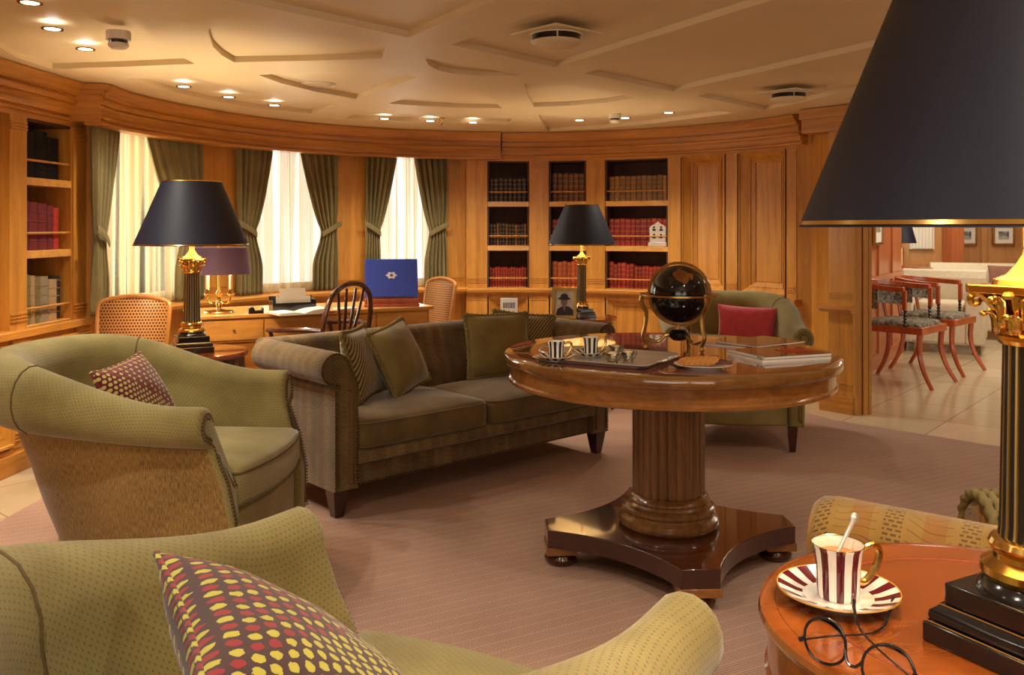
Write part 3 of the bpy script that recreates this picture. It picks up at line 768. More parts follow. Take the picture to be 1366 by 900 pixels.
m = MB().at(LB); m.box((cx0, 0.14, 0.68), (Lt, 0.36, 0.04)); m.box((cx0, 0.14, 0.664), (Lt, 0.33, 0.014)); struct(m.build('trim_17', Hm, bevel=0.004))
m = MB().at(LB); m.box((cx0, 0.1, 0.05), (Lt + .02, 0.26, 0.10)); m.box((cx0, 0.1, 0.11), (Lt + .01, 0.23, 0.03)); struct(m.build('baseboard_left', Hm, bevel=0.003))
# cornice of the left unit
def lsweep(prof, x0, x1):
    m = MB().at(LB); m.grid([[Vector((x, y, z)) for y, z in prof] for x in (x0, (x0 + x1) / 2, x1)], closed=True, capu=True); return m
prof = [(a if a < .1 else .2, z) for a, z in cpr]
struct(lsweep(prof, cx0 - Lt / 2 - 1.0, sC - 0.02).build('trim_18', Hm))
# lower raised panel
def lpanel(x0, x1, z0, z1):
    m = MB().at(LB); rows = []
    for i, y in ((0, 0), (0, -0.034), (0.012, -0.036), (0.016, -0.03), (0.016, -.024), (0.05, -0.010), (0.05, -.014), (0.06, -.012), (0.075, -0.004), (0.085, -0.006)):
        rows.append([(x0 + i, y, z0 + i), (x1 - i, y, z0 + i), (x1 - i, y, z1 - i), (x0 + i, y, z1 - i)])
    m.grid(rows, closed=True); return m.add(rows[-1], [(0, 1, 2, 3)])
struct(lpanel(sA + .01, sB - .01, 0.14, 0.63).build('trim_19', V)); struct(lpanel(sA - 0.13 - wL, sA - 0.15, 0.14, 0.63).build('trim_19', V))
for k, (x0, x1) in enumerate(((sA, sB), (sA - 0.14 - wL, sA - 0.14))):
    if k == 1: continue
    b = thing('bookcase', 'built-in bookcase at the far left edge beside the first curtain', 'bookcase')
    MB().at(LB).box(((x0 + x1) / 2, 0.27, 1.235), (x1 - x0 - .002, 0.01, 1.06)).build('back_panel', MT['wood_in'], b)
    for x in (x0 + 0.005, x1 - 0.005):
        MB().at(LB).box((x, 0.137, 1.235), (0.008, 0.255, 1.06)).build('side_panel', V, b)
    MB().at(LB).box(((x0 + x1) / 2, 0.137, 1.758), (x1 - x0 - .02, 0.25, 0.012)).build('top_panel', MT['wood_in'], b)
    for z in (0.702, 1.09, 1.465):
        MB().at(LB).box(((x0 + x1) / 2, 0.132, z - (0.02 if z > 0.8 else -0.003)), (x1 - x0 - 0.02, 0.25, 0.04 if z > .8 else 0.006)).build('shelf', MT['wood_flat'], b, bevel=0.002)
        MB().at(LB).tube([(x0 + .01, 0.02, z + 0.09), (x1 - 0.01, 0.02, z + 0.09)], 0.0065, 8).build('gallery_rail', V, b)
    # the second bay, mostly out of frame: a plain back closes it
struct(MB().at(LB).box((sA - 0.14 - wL / 2, 0.1, 1.235), (wL, 0.02, 1.07)).build('wall_left', V))

# ================================================================== CEILING FITTINGS
def downlight_proto():
    t = thing('downlight', 'x', 'ceiling light')
    MB().lathe([(0.030, 0.002), (0.030, -0.003), (0.0405, -0.004), (0.042, 0.0)], 24).build('trim_ring', MT['brass'], t)
    MB().lathe([(0.0005, -0.0015), (0.03, -0.0015)], 24).build('lamp_lens', MT['lit'], t)
    return t
dl_px = [(40, 3), (70, 38), (114, 65), (245, 115), (305, 129), (366, 140), (513, 158), (574, 161), (631, 163), (773, 160), (834, 157), (892, 150)]
dl_lab = ['leftmost small lit downlight, cut by the top edge of the picture', 'small lit downlight second from the top left corner', 'small lit downlight left of the white smoke detector, third from the top left corner',
          'lit downlight above the navy lampshade, first of the row of three over the pelmet', 'lit downlight in the middle of the three above the left half of the pelmet', 'lit downlight last of the three over the pelmet, nearest the round speaker',
          'lit downlight first of the three above the right end of the pelmet', 'lit downlight just left of the brass sprinkler', 'lit downlight just right of the brass sprinkler',
          'lit downlight left of the small white detector above the bookcases', 'lit downlight touching the small white detector above the bookcases', 'lit downlight furthest right, above the panelled wall']
dlp = downlight_proto()
DLS = []
for i, ((x, y), lab) in enumerate(zip(dl_px, dl_lab)):
    o = dlp if i == 0 else copy_tree(dlp)
    o.location = W(x, y, CEIL); o['label'] = lab; o['group'] = 'ceiling downlights'; DLS.append(tuple(W(x, y, CEIL)))
def vent(loc, lab, rz):
    t = thing('air_vent', lab, 'ceiling vent', loc, rz)
    MB().box((0, 0, -0.004), (0.27, 0.27, 0.008)).build('mounting_plate', MT['ceil'], t, bevel=0.002)
    MB().lathe([(0.0005, -0.0085), (0.098, -0.0085), (0.098, -0.036), (0.0005, -0.036)], 36).build('opening', MT['black'], t)
    MB().lathe([(0.098, -0.008), (0.1, -0.012), (0.106, -0.012), (0.107, -0.008)], 36).build('collar', MT['white'], t)
    m = MB(); m.lathe([(0.0005, -0.060), (0.05, -0.058), (0.085, -0.050), (0.103, -0.040), (0.105, -0.036), (0.101, -0.035), (0.0005, -0.038)], 40)
    m.build('diffuser_disc', MT['ceil'], t)
    m = MB()
    for a in range(4): m.tube([(0.1 * cos(a * pi / 2 - pi / 2 - rz), 0.1 * sin(a * pi / 2 - pi / 2 - rz), -0.038), (0.1 * cos(a * pi / 2 - pi / 2 - rz), 0.1 * sin(a * pi / 2 - pi / 2 - rz), -0.01)], 0.003, 6)
    m.build('strut', MT['white'], t)
vent(W(742, 44, CEIL), 'large square ceiling vent with a round diffuser above the middle of the room', radians(42))
vent(W(1052, 123, CEIL), 'square ceiling vent with round diffuser near the panelled wall, right of the ceiling', radians(40))
t = thing('ceiling_speaker', 'flat round cream speaker grille in the ceiling above the desk', 'speaker', W(425, 112, CEIL + 0.028))
MB().lathe([(0.0005, -0.007), (0.075, -0.007), (0.085, -0.003), (0.088, 0.0)], 32).build('grille', MT['beige'], t)
MB().lathe([(0.087, 0.0), (0.09, -0.008), (0.096, -0.006), (0.098, 0.0)], 32).build('rim', MT['white'], t)
def detector(loc, lab, s=1.0):
    t = thing('smoke_detector', lab, 'smoke detector', loc, 0)
    MB().lathe([(0.0005, 0), (0.047 * s, 0), (0.048 * s, -0.035 * s), (0.0005, -0.035 * s)], 28).build('base', MT['white'], t)
    MB().lathe([(0.0005, -0.035 * s), (0.036 * s, -0.036 * s), (0.036 * s, -0.05 * s), (0.0005, -0.05 * s)], 28).build('sensor_slots', MT['black'], t)
    MB().lathe([(0.0005, -0.05 * s), (0.04 * s, -0.049 * s), (0.039 * s, -0.06 * s), (0.026 * s, -0.07 * s), (0.0005, -0.071 * s)], 28).build('cap', MT['white'], t)
detector(W(158, 42, CEIL), 'white round smoke detector at the upper left of the ceiling', 1.0)
detector(W(820, 152, CEIL), 'small white detector on the ceiling above the bookcases', 0.9)
t = thing('sprinkler', 'small brass fire sprinkler head between two downlights', 'sprinkler', W(588, 157, CEIL), 0)
MB().lathe([(0.0005, 0), (0.03, 0), (0.028, -0.006), (0.008, -0.008), (0.007, -0.02), (0.0005, -0.02)], 20).build('escutcheon', MT['brass'], t)
m = MB(); m.tube([(0.007, 0, -0.018), (0.014, 0, -0.03), (0.004, 0, -0.045)], 0.002, 6); m.tube([(-0.007, 0, -0.018), (-0.014, 0, -0.03), (-0.004, 0, -0.045)], 0.002, 6); m.lathe([(0.0005, -0.045), (0.018, -0.045), (0.018, -0.048), (0.0005, -0.048)], 16)
m.build('deflector', MT['brass'], t)

# ================================================================== BOOKS
def book_mesh(w, d, h, mat, name='book'):
    m = MB(); rnd = 0.004; pr = []
    for k in range(7):
        a = pi + pi * k / 6
        pr.append((w / 2 * cos(a), -d / 2 + 0.006 * (1 + sin(a)) ))
    poly = pr + [(w / 2, d / 2), (w / 2 - 0.003, d / 2), (w / 2 - 0.003, d / 2 - 0.004), (-w / 2 + 0.003, d / 2 - 0.004), (-w / 2 + 0.003, d / 2), (-w / 2, d / 2)]
    m.prism(poly, 0, h)
    for z in (0.2, 0.4, 0.6, 0.8):
        m.tube([(x, y - 0.0008, z * h) for x, y in pr], 0.0016, 5)
    return m.build(name, mat, None)
protos = {}
def book(loc, rz, w, d, h, mat, label, group, tilt=0):
    key = (mat,)
    if key not in protos:
        o = book_mesh(0.03, 0.14, 0.2, MT[mat]); protos[key] = o; first = True
    else:
        o = protos[key].copy(); COL.objects.link(o)
    o.location = loc; o.rotation_euler = (0, tilt, rz); o.scale = (w / 0.03, d / 0.14, h / 0.2)
    tag(o, label, 'book', group); return o
def row_c(p0, p1, z, n, h, dh, mats, label, group, r=None, dep=0.14, seed=0, fill=1.0):
    rnd = random.Random(seed); r = r or RB + 0.045
    W_ = (p1 - p0) * (r + .004); wd = [rnd.uniform(0.85, 1.15) for _ in range(n)]; s = W_ * fill / sum(wd); x = 0
    for k in range(n):
        w = wd[k] * s; a = p0 + (x + w / 2) / (r + .004); x += w
        book(P(a, r + dep / 2, z + 0.001), -a, w * 0.95, dep, h + rnd.uniform(-dh, dh), mats[k % len(mats)] if len(mats) < n else mats[k], label, group)
e = 0.010
n1, n2, n3 = [(a + e, b - e) for a, b in niches]
row_c(*n1, SHELF[2], 8, 0.20, 0.003, ['bk_dark'], 'dark gilt-banded book on the top shelf of the bookcase nearest the windows', 'dark volumes on the top shelf by the windows', seed=1)
row_c(*n1, SHELF[1], 12, 0.185, 0.006, ['bk_dark', 'bk_dark', 'bk_brown'], 'thin dark book on the middle shelf of the bookcase nearest the windows', 'thin dark volumes on the middle shelf by the windows', seed=2)
row_c(*n1, SHELF[0] + .004, 14, 0.165, 0.006, ['bk_red'], 'small red book on the bottom shelf of the bookcase nearest the windows', 'red volumes on the bottom shelf by the windows', seed=3)
row_c(*n2, SHELF[2], 6, 0.235, 0.004, ['bk_brown'], 'tall brown book on the top shelf of the narrow bookcase behind the small lamp', 'brown volumes on the top shelf behind the small lamp', seed=4)
row_c(*n2, SHELF[1], 7, 0.22, 0.004, ['bk_red'], 'red book on the middle shelf partly hidden by the small lampshade', 'red volumes behind the small lampshade', seed=5)
row_c(*n2, SHELF[0] + .004, 7, 0.215, 0.008, ['bk_orange'], 'orange-brown book on the bottom shelf behind the small lamp column', 'orange volumes behind the small lamp', seed=6)
row_c(*n3, SHELF[2], 11, 0.205, 0.003, ['bk_tan'], 'tan gilt book on the top shelf of the widest bookcase', 'tan volumes on the top shelf of the widest bookcase', seed=7)
row_c(n3[0], n3[1], SHELF[1], 11, 0.225, 0.003, ['bk_red'], 'red leather book on the middle shelf beside the silver plaque', 'red volumes beside the silver plaque', seed=8)
row_c(n3[0], lerp(*n3, 0.42), SHELF[0] + .004, 6, 0.21, 0.012, ['bk_red'], 'tall red book at the left of the bottom shelf in the widest bookcase', 'tall red volumes on the bottom shelf of the widest bookcase', seed=9)
row_c(lerp(*n3, 0.43), n3[1], SHELF[0] + .004, 9, 0.185, 0.003, ['bk_red'], 'short red book in the lower set on the bottom shelf of the widest bookcase', 'short red volumes on the bottom shelf of the widest bookcase', seed=10)
# left bookcase
rzL = pi / 2 - 0.058
def row_l(x0, z, specs):
    x = x0
    for w, h, mat, lab, grp in specs:
        p = LB @ Vector((x + w / 2, 0.035 + 0.075, z + 0.001)); x += w
        book(p, rzL, w * 0.97, 0.15, h, mat, lab, grp)
x0 = sA + 0.012; gap = (wL - 0.024)
row_l(x0, 1.465, [(gap * 0.30, 0.235, 'bk_black', 'thick black book at the left end of the top shelf in the far left bookcase', 'black volumes in the far left bookcase'), (gap * 0.28, 0.25, 'bk_black', 'thick black book in the middle of the top shelf in the far left bookcase', 'black volumes in the far left bookcase'), (gap * 0.26, 0.225, 'bk_black', 'thick black book at the right end of the top shelf in the far left bookcase', 'black volumes in the far left bookcase')])
row_l(x0, 1.09, [(gap * 0.17, 0.255, 'bk_plain_red', 'dark red book first on the middle shelf at far left', 'red books at far left'), (gap * 0.2, 0.25, 'bk_plain_red', 'dark red book second on the middle shelf at far left', 'red books at far left'), (gap * 0.2, 0.245, 'bk_plain_red', 'dark red book third on the middle shelf at far left', 'red books at far left'), (gap * 0.14, 0.235, 'bk_plain_red', 'dark red book fourth on the middle shelf at far left', 'red books at far left'), (gap * 0.13, 0.225, 'bk_bright', 'bright red book at the right end of the middle shelf at far left', 'red books at far left')])
row_l(x0, 0.708, [(gap * 0.2, 0.255, 'bk_olive', 'olive green book on the bottom shelf at far left, first of its row', None), (gap * 0.1, 0.25, 'bk_cream', 'thin pale book beside the olive one on the bottom shelf at far left', None), (gap * 0.11, 0.23, 'bk_olive', 'thin olive book third on the bottom shelf at far left', None), (gap * 0.19, 0.24, 'bk_grey', 'wide grey book in the middle of the bottom shelf at far left', None), (gap * 0.2, 0.22, 'bk_cream', 'tan book with a dark label on the bottom shelf at far left', None), (gap * 0.08, 0.235, 'bk_dark', 'thin dark book at the right end of the bottom shelf at far left', None)])
# silver plaque
a = phi_px(876, RB); pl = thing('plaque', 'silver house-shaped plaque with four small dark figures, in front of red books', 'plaque', P(a, RB + 0.026, SHELF[1] + 0.001), -a)
for_ = [(-0.068, 0.03), (-0.072, 0.15), (-0.05, 0.172), (-0.03, 0.178), (0, 0.2), (0.03, 0.178), (0.05, 0.172), (0.072, 0.15), (0.068, 0.03)]
m = MB().at(T(0, 0, 0) @ Rx(pi / 2)); m.prism(for_, -0.006, 0.006); m.build('shield', MT['silver'], pl, bevel=0.002)
MB().box((0, 0, 0.016), (0.16, 0.03, 0.032)).build('plinth', MT['silver'], pl, bevel=0.003)
for x, z in ((-0.03, 0.145), (0.03, 0.145), (-0.03, 0.085), (0.03, 0.085)):
    m = MB(); m.sphere((x, -0.008, z + 0.008), 0.009, 10, sc=(1, .3, 1)); m.box((x, -0.008, z - 0.012), (0.026, 0.005, 0.014)); m.build('figure', MT['steel'], pl)
# notice card on lower panel (grey plate with a row of dark bars)
a = phi_px(679, RB - 0.06); pc_ = thing('vent_plate', 'small grey plate with dark slots on the panel left of the photo frame', 'plate', P(a, RB - 0.062, 0.56), -a)
MB().box((0, 0, 0), (0.145, 0.006, 0.12)).build('plate', MT['silver'], pc_, bevel=0.002)
m = MB()
for i in range(9): m.box((-0.045 + i * 0.0112, -0.004, 0.0), (0.006, 0.003, 0.045))
m.build('slots', MT['black'], pc_)
# ================================================================== SEATING
ZF = 0.008                                   # top of the carpet
def rope(pts, r, closed=True, twist=26):
    m = MB(); n = len(pts)
    m.tube(pts, r, 8, closed=closed, rfn=lambda i, k: 1 + 0.28 * sin(i * 2 * pi / 6 + k * 2 * pi / 8 * 2)); return m
def resample(pts, step, closed=False):
    pts = [Vector(p) for p in pts]
    if closed: pts = pts + [pts[0]]
    out = [pts[0]]; acc = 0
    for a, b in zip(pts[:-1], pts[1:]):
        L = (b - a).length
        if L < 1e-9: continue
        d = step - acc
        while d <= L: out.append(a.lerp(b, d / L)); d += step
        acc = L - (d - step)
    return out
def pillow(name, label, cat, w, h, th, mat, M, edge=None, edge_mat=None, n=22, pinch=0.07, group=None, ears=0.0):
    # a stuffed cushion in its local XZ plane, thickness along Y
    t = thing(name, label, cat, group=group)
    t.matrix_world = M
    def pt(u, v, s):
        fu = 1 - pinch * (1 - abs(v) ** 2.2) * abs(u) ** 3; fv = 1 - pinch * (1 - abs(u) ** 2.2) * abs(v) ** 3
        y = th / 2 * max(0, (1 - abs(u) ** 2.6)) ** 0.55 * max(0, (1 - abs(v) ** 2.6)) ** 0.55
        wr = 0.004 * sin(u * 7 + v * 3) * sin(v * 6 - u * 2) * (1 - u * u) * (1 - v * v)
        return Vector((w / 2 * u * fu, s * (y + wr), h / 2 * v * fv))
    m = MB(); g = lambda i: sin((i / n - 0.5) * pi)
    for s in (-1, 1):
        m.grid([[pt(g(i), g(j), s) for j in range(n + 1)] for i in range(n + 1)], flip=s > 0)
    # straight uv from panel coordinates
    m.uv = [None if f is None else tuple((m.v[k].x, m.v[k].z) for k in f) for f in m.f]
    m.build('cover', mat, t, sharp=0)
    if edge:
        loop = [pt(g(i), -1, 0) for i in range(n)] + [pt(1, g(j), 0) for j in range(n)] + [pt(g(n - i), 1, 0) for i in range(n)] + [pt(-1, g(n - j), 0) for j in range(n)]
        if edge == 'rope':
            rope(resample(loop, 0.0045, True), 0.0115).build('rope_trim', edge_mat, t, sharp=0)
        else: MB().tube(resample(loop, 0.012, True), 0.0045, 6, closed=True).build('piping', edge_mat, t, sharp=0)
    return t
def armchair(loc, rz, label, W2=0.335, yb=0.43, hA=0.655, hB=0.80, group='olive tub armchairs'):
    t = thing('tub_armchair', label, 'armchair', loc, rz, group)
    y0 = -0.368; yc = 0.06
    path = []
    N1, N2 = 10, 34
    L = []
    for i in range(N1): path.append(Vector((W2, lerp(y0, yc, i / N1), 0)))
    for i in range(N2 + 1):
        a = pi * i / N2; ca, sa = cos(a), sin(a)
        path.append(Vector((W2 * (1 if ca > 0 else -1) * abs(ca) ** 0.86, yc + (yb - yc) * abs(sa) ** 0.86, 0)))
    for i in range(1, N1 + 1): path.append(Vector((-W2, lerp(yc, y0, i / N1), 0)))
    path = resample(path, 0.036) + [Vector((-W2, y0, 0))]
    n = len(path)
    rows = []; seams = []
    def section(i):
        p = path[i]; tg = (path[min(i + 1, n - 1)] - path[max(i - 1, 0)]).normalized(); nr = Vector((tg.y, -tg.x, 0))
        b = sm((p.y - y0 - 0.08) / (yb - y0 - 0.12))            # 0 at arm fronts .. 1 at back
        h = lerp(hA, hB, b); rv = lerp(0.062, 0.115, b); rn = lerp(0.055, 0.085, b)
        fr = sm(1 - (p.y - y0) / 0.22)                            # front sweep weight
        def fwd(z): return -0.078 * fr * sm((h - 0.06 - z) / 0.28)
        pts = []
        ob = lerp(-0.0, -0.15, b); ow = lerp(0.012, -0.02, b)
        for z, o in ((0.135, ob), (0.17, ob + .002), (0.30, lerp(ob, ow, 0.38)), (0.42, lerp(ob, ow, .65)), (h - 2 * rv - 0.05, lerp(ob, ow, .92)), (h - 2 * rv - 0.004, ow - .004)):
            pts.append((o, z))
        for k in range(13):
            a = radians(-72 + k * (72 + 188) / 12)
            pts.append((0.012 + rn * 1.0 * cos(a), h - rv + rv * sin(a)))
        il = lerp(0.035, -0.045, b)
        for z, o in ((h - rv * 1.5, -rn + 0.004), (lerp(h - rv * 1.5, .47, .4), lerp(-rn, -0.105 + il, .22)), (lerp(h - rv * 1.5, .47, .75), lerp(-rn, -0.105 + il, .68)), (0.47, -0.105 + il), (0.40, -0.115 + il), (0.25, -0.115 + il), (0.135, -0.11 + il)):
            pts.append((o, z))
        return [p + nr * o + Vector((0, fwd(z), z)) for o, z in pts]
    for i in range(n): rows.append(section(i))
    def inset(row, k, dy):
        c = sum(row, Vector()) / len(row); return [c + (q - c) * k + Vector((0, dy, 0)) for q in row]
    def capshape(row, k, dy):
        out = []
        m_ = len(row)
        for j, q_ in enumerate(row):
            a, b_ = row[j - 1], row[(j + 1) % m_]
            tg = (b_ - a); tg.y = 0
            if tg.length < 1e-6: out.append(q_.copy()); continue
            tg.normalize(); nr = Vector((tg.z, 0, -tg.x))
            out.append(q_ + nr * k + Vector((0, dy, 0)))
        return out
    # signs: shrink toward the inside of the section
    def shrink(row, d, dy):
        cx_ = sum(q_.x for q_ in row) / len(row)
        a = capshape(row, d, dy); b_ = capshape(row, -d, dy)
        area = lambda r: abs(sum(r[j - 1].x * r[j].z - r[j].x * r[j - 1].z for j in range(len(r))))
        return a if area(a) < area(b_) else b_
    R = [shrink(rows[0], 0.016, -0.012), shrink(rows[0], 0.006, -0.008)] + rows + [shrink(rows[-1], 0.006, -0.008), shrink(rows[-1], 0.016, -0.012)]
    m = MB()
    nc = len(rows[0])
    m.grid(R, closed=True, capu=True)
    for k, f in enumerate(m.f):                  # lower outer side gets the tan cloth
        if len(f) == 4:
            js = [ (x % nc) for x in f]
            if max(js) <= 5 and 2 < (f[0] // nc) < len(R) - 3: m.mi[k] = 1
    m.build('upholstered_shell', [MT['olive'], MT['tan']], t, sharp=50)
    # piping seams: across the roll at both back corners and under the roll
    for fi in (0.29, 0.71):
        i = int(n * fi); m = MB(); m.tube([q_ + (q_ - sum(rows[i], Vector()) / nc).normalized() * 0.0005 for q_ in rows[i][5:22]], 0.0028, 6); m.build('seam', MT['pipe'], t, sharp=0)
    m = MB(); m.tube([r[5] + Vector((0, 0, 0.001)) for r in rows], 0.003, 6); m.build('seam', MT['pipe'], t, sharp=0)
    # nailhead trim round the two arm fronts
    for row, s in ((R[1], 1), (R[-2], -1)):
        m = MB()
        row_ = shrink(row, 0.012, -0.007); outl = resample([row_[j] for j in range(0, nc - 2)], 0.0115)
        for p in outl[0:]: m.sphere(p + Vector((0, -0.001, 0)), 0.0034, 6, m=4)
        m.build('nailhead_trim', MT['nail'], t)
        sh = shrink(row, 0.026, -0.006); m = MB(); m.tube([sh[j] for j in range(0, nc - 2)], 0.0032, 6, closed=False); m.build('piping', MT['pipe'], t, sharp=0)
    # seat deck, front rail and cushion
    xi = W2 - 0.072
    def dplan(s, yf, yb_, xw, bul):
        pts = []
        for i in range(15): u = -1 + 2 * i / 14; pts.append((xw * u, yf - bul * (1 - u * u)))
        for i in range(1, 15): a = pi * i / 15; pts.append((xw * cos(a) if True else 0, yc + (yb_ - yc) * sin(a) ** 0.8))
        return pts
    fr = dplan(1, y0 - 0.068, yb - 0.20, xi - .01, 0.03)
    MB().prism(fr, 0.135, 0.315).build('seat_base', MT['olive'], t, bevel=0.012)
    plan = dplan(1, y0 - 0.083, yb - 0.165, xi + 0.004, 0.04)
    cz = [(0.318, 0.955), (0.325, 0.985), (0.345, 1.0), (0.425, 1.0), (0.445, 0.985), (0.458, 0.93), (0.468, 0.75), (0.476, 0.4), (0.478, 0.05)]
    cy = -0.1
    m = MB(); m.grid([[Vector((x * k, cy + (y - cy) * k, z)) for x, y in plan] for z, k in cz], closed=True, capu=True)
    cu = m.build('seat_cushion', MT['velvet'] if False else MT['olive'], t, sharp=60)
    for z, k in ((0.434, 1.0), (0.335, 1.0)):
        m = MB(); m.tube([Vector((x * k, cy + (y - cy) * k, z)) for x, y in plan], 0.004, 6, closed=True); m.build('piping', MT['pipe'], cu, sharp=0)
    for x, y in ((W2 - 0.06, y0 - 0.07), (-W2 + 0.06, y0 - 0.07), (W2 - 0.1, yb - 0.16), (-W2 + 0.1, yb - 0.16)):
        MB().box((x, y, 0.0675), (0.05, 0.05, 0.135), taper=0.62).build('leg', MT['mahog'], t, bevel=0.002)
    return t
# --- armchair 1 (left), 2 (foreground), 3 (by the panelled wall)
A1 = (-1.27, 3.10, ZF)
armchair(A1, face_rz(1.0, -0.10), 'olive tub armchair at left before the sofa arm, with a dotted red cushion', W2=0.345, yb=0.42)
A2c = Vector((-0.262, 1.145, ZF))
armchair(A2c, face_rz(0.52, 0.854), 'pale olive tub armchair in the foreground, holding a large plum cushion', W2=0.36, hA=0.685, hB=0.81)
A3 = Vector((1.29, 5.25, ZF))
armchair(A3, face_rz(-0.14, -1.0), 'olive tub armchair behind the round table, holding a pink cushion', hB=0.80)

# --- sofa
def rolled_arm_rows(ys, h, rr, x_in, x_out, zb):
    pts0 = []
    cx = x_out - rr * 0.35
    for z in (zb, 0.30, 0.45, h - 2 * rr - 0.02): pts0.append((x_out - 0.02, z))
    for k in range(15):
        a = radians(-115 + k * (115 + 165) / 14); pts0.append((cx + rr * 1.05 * cos(a), h - rr + rr * sin(a)))
    for z in (h - 2 * rr, 0.40, 0.25, zb): pts0.append((x_in, z))
    return [[Vector((x, y, z)) for x, z in pts0] for y in ys], pts0
def sofa(loc, rz, label, L=1.72, Dp=0.80, h=0.69, mats=('sofa', 'sofa_seat'), group=None):
    t = thing('sofa', label, 'sofa', loc, rz, group)
    A = MT[mats[0]]; B = MT[mats[1]]
    hx = L / 2; yf = -Dp / 2; ybk = Dp / 2; zb = 0.115; rr = 0.069
    for s in (-1, 1):
        rows, p0 = rolled_arm_rows([yf, yf + 0.01] + [lerp(yf + .02, ybk - 0.09, i / 12) for i in range(13)], h, rr, hx - 0.135, hx, zb)
        rows[0] = [Vector((hx - .07 + (v.x - hx + .07) * 0.96, v.y - 0.004, h * .5 + (v.z - h * .5) * 0.99)) for v in rows[0]]
        m = MB().at(Matrix.Scale(s, 4, (1, 0, 0))); m.grid(rows, closed=True, capu=True)
        arm = m.build('arm', A, t, sharp=50)
        # face panel with cord and nailheads
        cx = hx - rr * 0.35
        f0 = [(hx - 0.024, zb + 0.01), (hx - 0.024, 0.35), (hx - 0.024, h - 2 * rr - 0.02)] + [(cx + rr * 0.93 * cos(radians(a)), h - rr + rr * 0.93 * sin(radians(a))) for a in range(-100, 176, 12)] + [(hx - 0.125, h - 2 * rr), (hx - 0.125, 0.35), (hx - 0.125, zb + 0.01)]
        pts = [Vector((x, yf - 0.006, z)) for x, z in f0]
        m = MB().at(Matrix.Scale(s, 4, (1, 0, 0)))
        for p in resample(pts, 0.0135): m.sphere(p + Vector((0, -0.002, 0)), 0.0042, 6, m=4)
        m.build('nailhead_trim', MT['nail'], t)
        f1 = [((x - (hx - .075)) * 0.72 + hx - .075, (z - .45) * 0.95 + .445) for x, z in f0]
        m = MB().at(Matrix.Scale(s, 4, (1, 0, 0))); m.tube([Vector((x, yf - 0.005, z)) for x, z in f1], 0.0035, 6); m.build('piping', MT['pipe'], t, sharp=0)
    # back: rolled top running the whole length
    prof = [(ybk - 0.05, zb), (ybk - 0.03, 0.35), (ybk - 0.02, h - 0.14)]
    for k in range(13):
        a = radians(-80 + k * (80 + 185) / 12); prof.append((ybk - 0.045 + 0.062 * cos(a), h - 0.055 + 0.055 * sin(a)))
    prof += [(ybk - 0.125, h - 0.12), (ybk - 0.16, 0.50), (ybk - 0.19, 0.40), (ybk - 0.19, zb)]
    m = MB(); rows = []
    for i in range(25):
        x = lerp(-hx + 0.02, hx - 0.02, i / 24); rows.append([Vector((x, y, z)) for y, z in prof])
    m.grid(rows, closed=True, capu=True); m.build('backrest', A, t, sharp=50)
    # base rail and deck
    bx = hx - 0.13
    MB().box((0, -0.03, 0.19), (2 * bx + 0.02, Dp - 0.14, 0.15)).build('base_rail', A, t, bevel=0.008)
    m = MB(); pr = [(yf + 0.03, 0.212), (yf - 0.006, 0.215), (yf - 0.014, 0.225), (yf - 0.014, 0.255), (yf - 0.004, 0.27), (yf + 0.05, 0.27)]
    m.grid([[Vector((lerp(-bx, bx, i / 10), y, z)) for y, z in pr] for i in range(11)], closed=True, capu=True); m.build('seat_rail', A, t, sharp=60)
    m = MB()
    for p in resample([Vector((-bx, yf + 0.036, 0.203)), Vector((bx, yf + 0.036, 0.203))], 0.015): m.sphere(p + Vector((0, -0.0025 , 0)), 0.0042, 6, m=4)
    for p in resample([Vector((-bx, yf + 0.036, 0.122)), Vector((bx, yf + 0.036, 0.122))], 0.015): m.sphere(p + Vector((0, -0.0025, 0)), 0.0042, 6, m=4)
    m.build('nailhead_trim', MT['nail'], t)
    MB().box((0, yf + 0.045, 0.165), (2 * bx + 0.02, 0.02, 0.10)).build('front_panel', A, t, bevel=0.004)
    # two seat cushions
    for s in (-1, 1):
        x0, x1 = (0.004, bx - 0.004) if s > 0 else (-bx + 0.004, -0.004)
        y_0, y_1 = yf - 0.018, ybk - 0.185
        m = MB(); ny = 26; rows = []
        cxm = (x0 + x1) / 2; cym = (y_0 + y_1) / 2; wx = (x1 - x0) / 2; wy = (y_1 - y_0) / 2
        def sq(a, e=0.16): return (1 if cos(a) >= 0 else -1) * abs(cos(a)) ** e, (1 if sin(a) >= 0 else -1) * abs(sin(a)) ** e
        per = []
        for i in range(64):
            a = 2 * pi * (i + .5) / 64; per.append(sq(a))
        for z, k in ((0.271, 0.93), (0.274, 0.975), (0.286, 0.995), (0.31, 1.005), (0.35, 1.005), (0.37, 0.995), (0.382, 0.975), (0.393, 0.9), (0.403, 0.75), (0.41, 0.5), (0.412, 0.2)):
            rows.append([Vector((cxm + wx * k * a, cym + wy * k * b, z + 0.006 * sin(a * 3 + s) * (1 if z > .375 else 0))) for a, b in per])
        m.grid(rows, closed=True, capu=True); cu = m.build('seat_cushion', B, t, sharp=60)
        for z in (0.377, 0.28):
            MB().tube([Vector((cxm + wx * 0.994 * a, cym + wy * 0.994 * b, z)) for a, b in per], 0.0042, 6, closed=True).build('piping', B, cu, sharp=0)
    for x, y in ((hx - 0.06, yf + 0.045), (-hx + 0.06, yf + 0.045), (hx - 0.06, ybk - 0.09), (-hx + 0.06, ybk - 0.09)):
        MB().box((x, y, 0.058), (0.075, 0.075, 0.116), taper=0.55).build('leg', MT['mahog'], t, bevel=0.002)
    return t
sf0, sf1 = Vector((-0.765, 3.66)), Vector((0.50, 4.80))
sd = (sf1 - sf0).normalized(); sn = Vector((-sd.y, sd.x))
